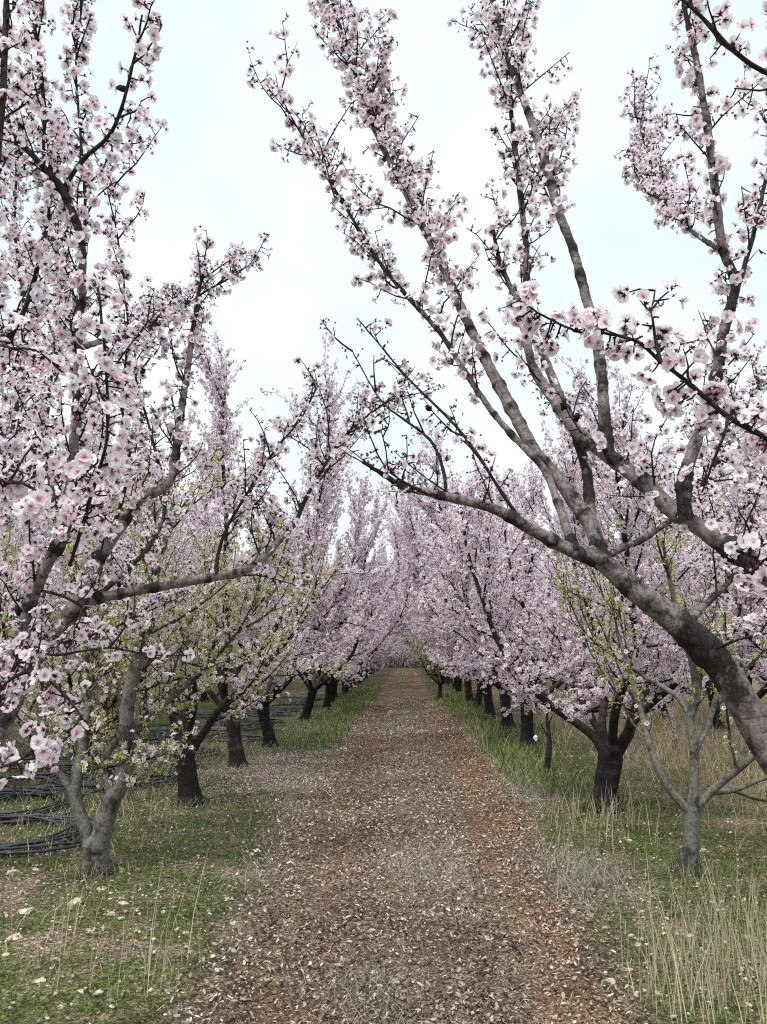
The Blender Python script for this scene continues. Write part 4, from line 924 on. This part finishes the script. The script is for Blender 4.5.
# weeds and straw round the feet of the near trunks
cl = [clump(px_, py_2, n_, .13, .10, .04, h_) for px_, py_2, n_, h_ in ((98, 882, 240, .13), (190, 812, 200, .13), (688, 882, 260, .16), (604, 817, 260, .18), (237, 774, 120, .12), (527, 754, 160, .22))]
xy = np.concatenate([c_[0] for c_ in cl]); h = np.concatenate([c_[1] for c_ in cl]); n = len(h); g = rg.random((n, 1)); dry = rg.random((n, 1)) > .55
blades('green_grass', ground_pts(xy[:, 0], xy[:, 1]), h, rg.uniform(.003, .006, n), rg.uniform(0, 6.28, n), rg.uniform(.1, .9, n), np.where(dry, np.array([.42, .36, .24]), np.array([.10, .16, .045]) * (1 - g) + np.array([.22, .27, .1]) * g), M_GRASS)
# grey mats of dead grass: middle of the path and its right edge
cl = [clump(425, 878, 800, .20, .55, .06, .16), clump(580, 885, 800, .16, .4, .06, .18), clump(360, 1000, 400, .16, .25, .05, .13), clump(300, 800, 350, .15, .8, .05, .14), clump(400, 760, 350, .16, 1.5, .05, .14), clump(395, 715, 400, .16, 4, .06, .16), clump(530, 800, 500, .14, .8, .08, .2), clump(250, 880, 250, .15, .5, .06, .15)]
xy = np.concatenate([c_[0] for c_ in cl]); h = np.concatenate([c_[1] for c_ in cl]); n = len(h)
blades('dead_grass', ground_pts(xy[:, 0], xy[:, 1], .012), h, rg.uniform(.0018, .003, n) * (1 + xy[:, 1] * .05), rg.uniform(0, 6.28, n), rg.uniform(.7, 1.35, n), np.array([.36, .32, .27]) * rg.uniform(.6, 1.25, (n, 1)), M_DRY, .2)

# each kind of ground cover is one object
for nm in ('leaf_litter', 'green_grass', 'dry_grass'):
    os_ = [o for o in S.objects if o.name.split('.')[0] == nm]
    if len(os_) > 1:
        with bpy.context.temp_override(active_object=os_[0], object=os_[0], selected_objects=os_, selected_editable_objects=os_): bpy.ops.object.join()

# ------------------------------------------------------------------ pale stones
def stone(px, py, wpx, label, group, seed):
    g_ = ground_at(px, py); r_ = np.random.default_rng(seed); d = math.hypot(g_[1], EYE)
    V, T = pebble(seed, 2); V = V * (wpx * d / 800 * (.30 + .22 * r_.random())); a = r_.random() * .8 - .4
    V = V @ np.array([[cos(a), sin(a), 0], [-sin(a), cos(a), 0], [0, 0, 1]])
    o = link('limestone_stone', new_mesh('limestone_stone', V, None, T, [M_STONE], smooth=False)); o.location = (g_[0], g_[1], hz(*g_) + -.004 + .05 * abs(V[:, 2].min()))
    return tag(o, label, 'stone', group)
SG = {'l': ('pale limestone stone lying in the green weeds left of the path', 'pale stones on the left verge'), 'r': ('pale limestone stone lying in the weeds right of the path', 'pale stones on the right verge'), 'p': ('small pale limestone stone on the brown litter of the path', 'pale stones on the path')}
k = 0
for px, py, wp, z in ((112, 927, 14, 'l'), (122, 917, 15, 'l'), (102, 901, 12, 'l'), (90, 943, 15, 'l'), (22, 924, 24, 'l'), (14, 951, 20, 'l'), (120, 930, 12, 'l'), (40, 995, 14, 'l'), (80, 1003, 11, 'l'), (98, 1000, 15, 'l'), (185, 937, 13, 'l'), (5, 968, 12, 'l'), (55, 970, 9, 'l'), (120, 878, 12, 'l'), (227, 903, 10, 'l'),
                     (234, 926, 11, 'p'), (233, 948, 8, 'p'), (310, 876, 11, 'p'), (372, 932, 12, 'p'), (478, 893, 10, 'p'), (437, 958, 12, 'p'), (455, 959, 10, 'p'), (352, 978, 13, 'p'), (398, 996, 9, 'p'), (488, 1000, 14, 'p'), (345, 967, 8, 'p'), (527, 979, 12, 'p'), (530, 998, 9, 'p'), (287, 880, 8, 'p'),
                     (574, 913, 16, 'r'), (605, 929, 9, 'r'), (644, 918, 9, 'r'), (639, 949, 13, 'r'), (627, 970, 12, 'r'), (611, 980, 16, 'r'), (614, 999, 13, 'r'), (690, 944, 10, 'r'), (698, 980, 10, 'r'), (747, 947, 11, 'r'), (704, 858, 13, 'r'), (626, 844, 8, 'r'), (630, 849, 9, 'r'), (660, 997, 16, 'r'), (593, 895, 9, 'r'), (572, 868, 8, 'r'), (600, 867, 8, 'r')):
    stone(px, py, wp, *SG[z], 300 + k); k += 1
stone(12, 884, 26, 'broad flat pale stone at the left edge in front of the black hoses', None, 391)
stone(34, 881, 15, 'pale pointed stone just left of the forked grey trunk', None, 392)
stone(74, 917, 24, 'largest pale flat stone in the weeds below the forked grey trunk', None, 393)

# ------------------------------------------------------------------ black hose coils lying between the rows on the left
def hose_coil(cx, cy, rad, turns, seed, label, tail=0.0, spread=.11):
    r_ = np.random.default_rng(seed); z0 = hz(cx, cy); w = Wood(); pts = []; N = 44
    ph = r_.random(8) * 6.28; el = 1 + r_.uniform(-.12, .12); dr = dx = dy = lz = 0.0
    for i in range(int(turns * N)):
        a = i * 2 * pi / N; tn = i / N
        if i % N == 0:
            tgt = (r_.normal(0, spread), r_.normal(0, spread * .6), r_.normal(0, spread * .6), .012 + .045 * r_.random() + .004 * tn)
        f = 2.2 / N; dr += (tgt[0] - dr) * f; dx += (tgt[1] - dx) * f; dy += (tgt[2] - dy) * f; lz += (tgt[3] - lz) * f
        rr_ = rad * (1 + .04 * sin(2 * a + ph[0])) + dr
        x_ = rr_ * cos(a) * el + dx; y_ = rr_ * sin(a) / el + dy + .02 * sin(5 * a + ph[2] + tn * 2)
        pts.append((x_, y_, hz(cx + x_, cy + y_) - z0 + .012 + lz + .012 * sin(3 * a + tn + ph[1])))
    if tail:
        e = np.array(pts[-1]); t_ = unit(np.array(pts[-1]) - np.array(pts[-2]))
        for q in np.linspace(.1, 1, 9): 
            v = e + t_ * tail * q + np.array([.12 * sin(q * 5), .1 * q * q, 0]); v[2] = hz(cx + v[0], cy + v[1]) - z0 + .012; pts.append(tuple(v))
    w.tube(np.array(pts), np.full(len(pts), .0105), 6)
    o = link('hose_coil', w.mesh('hose_coil', M_PIPE)); o.location = (cx, cy, z0)
    return tag(o, label, 'hose coil', 'black irrigation hose coils between the rows')
c1 = ground_at(2, 848); c2 = ground_at(0, 822); c3 = ground_at(112, 789); c4 = ground_at(40, 797)
hose_coil(c1[0], c1[1], .66, 9, 1, 'loose coil of black irrigation hose nearest the camera, left of the forked grey trunk', .5)
hose_coil(c2[0] - .1, c2[1] + .3, .60, 8, 2, 'black hose coil lying just behind the nearest one')
hose_coil(c3[0], c3[1] + .1, .56, 12, 3, 'black hose coil on the grass between the forked grey trunk and the straight dark trunk', .9)
hose_coil(c4[0] - .2, c4[1] + .2, .58, 9, 4, 'black hose coil seen behind the left arm of the forked grey trunk')
k = 10
rc_ = np.random.default_rng(9)
for yy in np.arange(11.2, 27, 1.7):
    for x0 in ((-3.4,) if rc_.random() < .75 else (-3.3, -4.8)):
        hose_coil(x0 + rc_.normal(0, .12), yy + rc_.normal(0, .15), rc_.uniform(.5, .62), int(rc_.integers(4, 9)), k, 'black hose coil in the long line lying behind the left row of trunks', spread=.13); k += 1
for yy, x0 in ((8.8, -4.8),):
    hose_coil(x0, yy, .58, 11, k, 'black hose coil farther from the path, left of the two dark stakes', spread=.12); k += 1

# ------------------------------------------------------------------ small things
def stake(px, py, py_top, r0, label):
    g_ = ground_at(px, py); z0 = hz(*g_); top = at(px + 1, py_top, g_[1]); w = Wood()
    P, R = smooth_path(np.array([(0, 0, -.1), (0, 0, 0), (.004, 0, (top[2] - z0) * .5), (top[0] - g_[0], 0, top[2] - z0)]), [r0, r0, r0 * .95, r0 * .9], .04)
    w.tube(P, R, 8, .06, px); w.tube(np.array([P[-1], P[-1] + (0, 0, .012)]), [r0 * .9, r0 * .55], 8)
    o = link('stake', w.mesh('stake', M_WOODGREY)); o.location = (*g_, z0); return tag(o, label, 'stake', 'dark stakes among the hoses')
stake(12, 808, 772, .018, 'left of the two short dark stakes standing among the black hoses')
stake(19, 808, 776, .018, 'right of the two short dark stakes standing among the black hoses')

def dead_sapling():
    g_ = ground_at(548, 776); Y = g_[1]; z0 = hz(*g_); lc = lambda x, y: at(x, y, Y) - np.array([*g_, z0])
    root = thing('dead_sapling', (*g_, z0), 'thin dead bare stem standing in the long grass right of the path', 'dead sapling')
    w = Wood(); P, R = smooth_path(np.array([lc(547, 779), lc(547, 770), lc(549, 748), lc(549, 735), lc(547, 722), lc(547, 712)]), [.045, .042, .036, .026, .018, .012], .03); w.tube(P, R, 9, .10, 3)
    link('trunk', w.mesh('trunk', M_BARK_DARK), root)
    for a, b_ in (((549, 740), (541, 724)), ((548, 728), (553, 714))):
        w = Wood(); p0 = lc(*a); p1 = lc(*b_); w.tube(np.array([p0, (p0 + p1) / 2 + (0, .02, .01), p1]), [.012, .009, .005], 6); link('branch', w.mesh('branch', M_BARK_DARK), root)
dead_sapling()
# a scrap of white film caught on a stalk by the dark trunk
g_ = ground_at(536, 757); z0 = hz(*g_); root = thing('film_scrap', (*g_, z0), 'small white scrap of film caught on a grass stalk beside a dark trunk', 'litter')
V, T = pebble(77, 2); nz = 1 + .35 * (vnoise(V[:, 0] * 5 + 7, V[:, 2] * 9, 5) - .5); top = at(535, 738, g_[1]) - np.array([*g_, z0])
link('scrap', new_mesh('scrap', V * nz[:, None] * np.array([.040, .030, .11]) + top, None, T, [M_SCRAP], smooth=False), root)
w = Wood(); w.tube(np.array([(0, 0, -.02), (.004, 0, top[2] * .5), top + (0, 0, .03)]), [.003, .0028, .002], 5); link('stalk', w.mesh('stalk', M_BARK_TWIG), root)
# short offcut of black hose on the path
g_ = ground_at(517, 945); z0 = hz(*g_); w = Wood(); a = .62
P = np.array([(-.03 * sin(a), .045, 0), (0, 0, .004), (.03 * sin(a), -.045, 0)]); w.tube(P, [.012] * 3, 10); w.tube(P * 1.02, [.007] * 3, 8)
o = link('hose_offcut', w.mesh('hose_offcut', M_PIPE)); o.location = (*g_, z0 + .030); tag(o, 'short offcut of dark hose lying on the reddish litter of the path', 'hose offcut')

# ------------------------------------------------------------------ sky, sun, render
SUN_EL, SUN_AZ = radians(52), radians(215)                          # behind the camera, to the left, through cloud
wd = bpy.data.worlds.new("World"); S.world = wd; wd.use_nodes = True; nt = wd.node_tree; nt.nodes.clear(); L = nt.links.new
out = nt.nodes.new('ShaderNodeOutputWorld'); bg = nt.nodes.new('ShaderNodeBackground'); bg.inputs['Strength'].default_value = .1; L(bg.outputs[0], out.inputs[0])
sky = nt.nodes.new('ShaderNodeTexSky'); sky.sky_type = 'NISHITA'; sky.sun_disc = False; sky.sun_elevation = SUN_EL; sky.sun_rotation = SUN_AZ
tc = nt.nodes.new('ShaderNodeTexCoord'); sp = nt.nodes.new('ShaderNodeSeparateXYZ'); L(tc.outputs['Generated'], sp.inputs[0])
# overcast: brighter towards the zenith, thinner (bluer) where the cloud is thin
r = ramp(nt, [(0, (7.4, 7.6, 7.65)), (.68, (6.6, 6.9, 7.0)), (.80, (13, 13.4, 13.5)), (1.0, (27, 27.4, 27.4))]); L(sp.outputs['Z'], r.inputs[0])
n = nd(nt, 'ShaderNodeTexNoise', i_Scale=3.0, i_Detail=6.0, i_Roughness=.55); L(tc.outputs['Generated'], n.inputs['Vector'])
rc = ramp(nt, [(.34, (.685, .80, .815)), (.66, (.90, .93, .935))]); L(n.outputs[0], rc.inputs[0])
mu = nd(nt, 'ShaderNodeMix', data_type='RGBA', blend_type='MULTIPLY'); mu.inputs[0].default_value = 1; L(r.outputs[0], mu.inputs[6]); L(rc.outputs[0], mu.inputs[7])
mx = nd(nt, 'ShaderNodeMix', data_type='RGBA'); mx.inputs[0].default_value = .94; L(sky.outputs[0], mx.inputs[6]); L(mu.outputs[2], mx.inputs[7]); L(mx.outputs[2], bg.inputs['Color'])
sl = bpy.data.lights.new("sun", 'SUN'); sl.energy = 1.5; sl.angle = radians(14); sl.color = (1, .97, .92)
so = bpy.data.objects.new("sun", sl); COL.objects.link(so)
sd = np.array([sin(SUN_AZ) * cos(SUN_EL), cos(SUN_AZ) * cos(SUN_EL), sin(SUN_EL)])
import mathutils
so.rotation_euler = mathutils.Vector(sd).to_track_quat('Z', 'Y').to_euler(); so.location = tuple(sd * 50)

vs = S.view_settings; vs.view_transform = 'Standard'; vs.look = 'None'; vs.exposure = 0.84; vs.gamma = 1; vs.use_curve_mapping = False
cy = S.cycles; cy.max_bounces = 8; cy.diffuse_bounces = 6; cy.glossy_bounces = 2; cy.transmission_bounces = 4; cy.caustics_reflective = False; cy.caustics_refractive = False
cy.use_denoising = False; cy.use_adaptive_sampling = True; cy.adaptive_threshold = .01
S.render.film_transparent = False
cy.pixel_filter_type = 'BLACKMAN_HARRIS'; cy.filter_width = 1.15
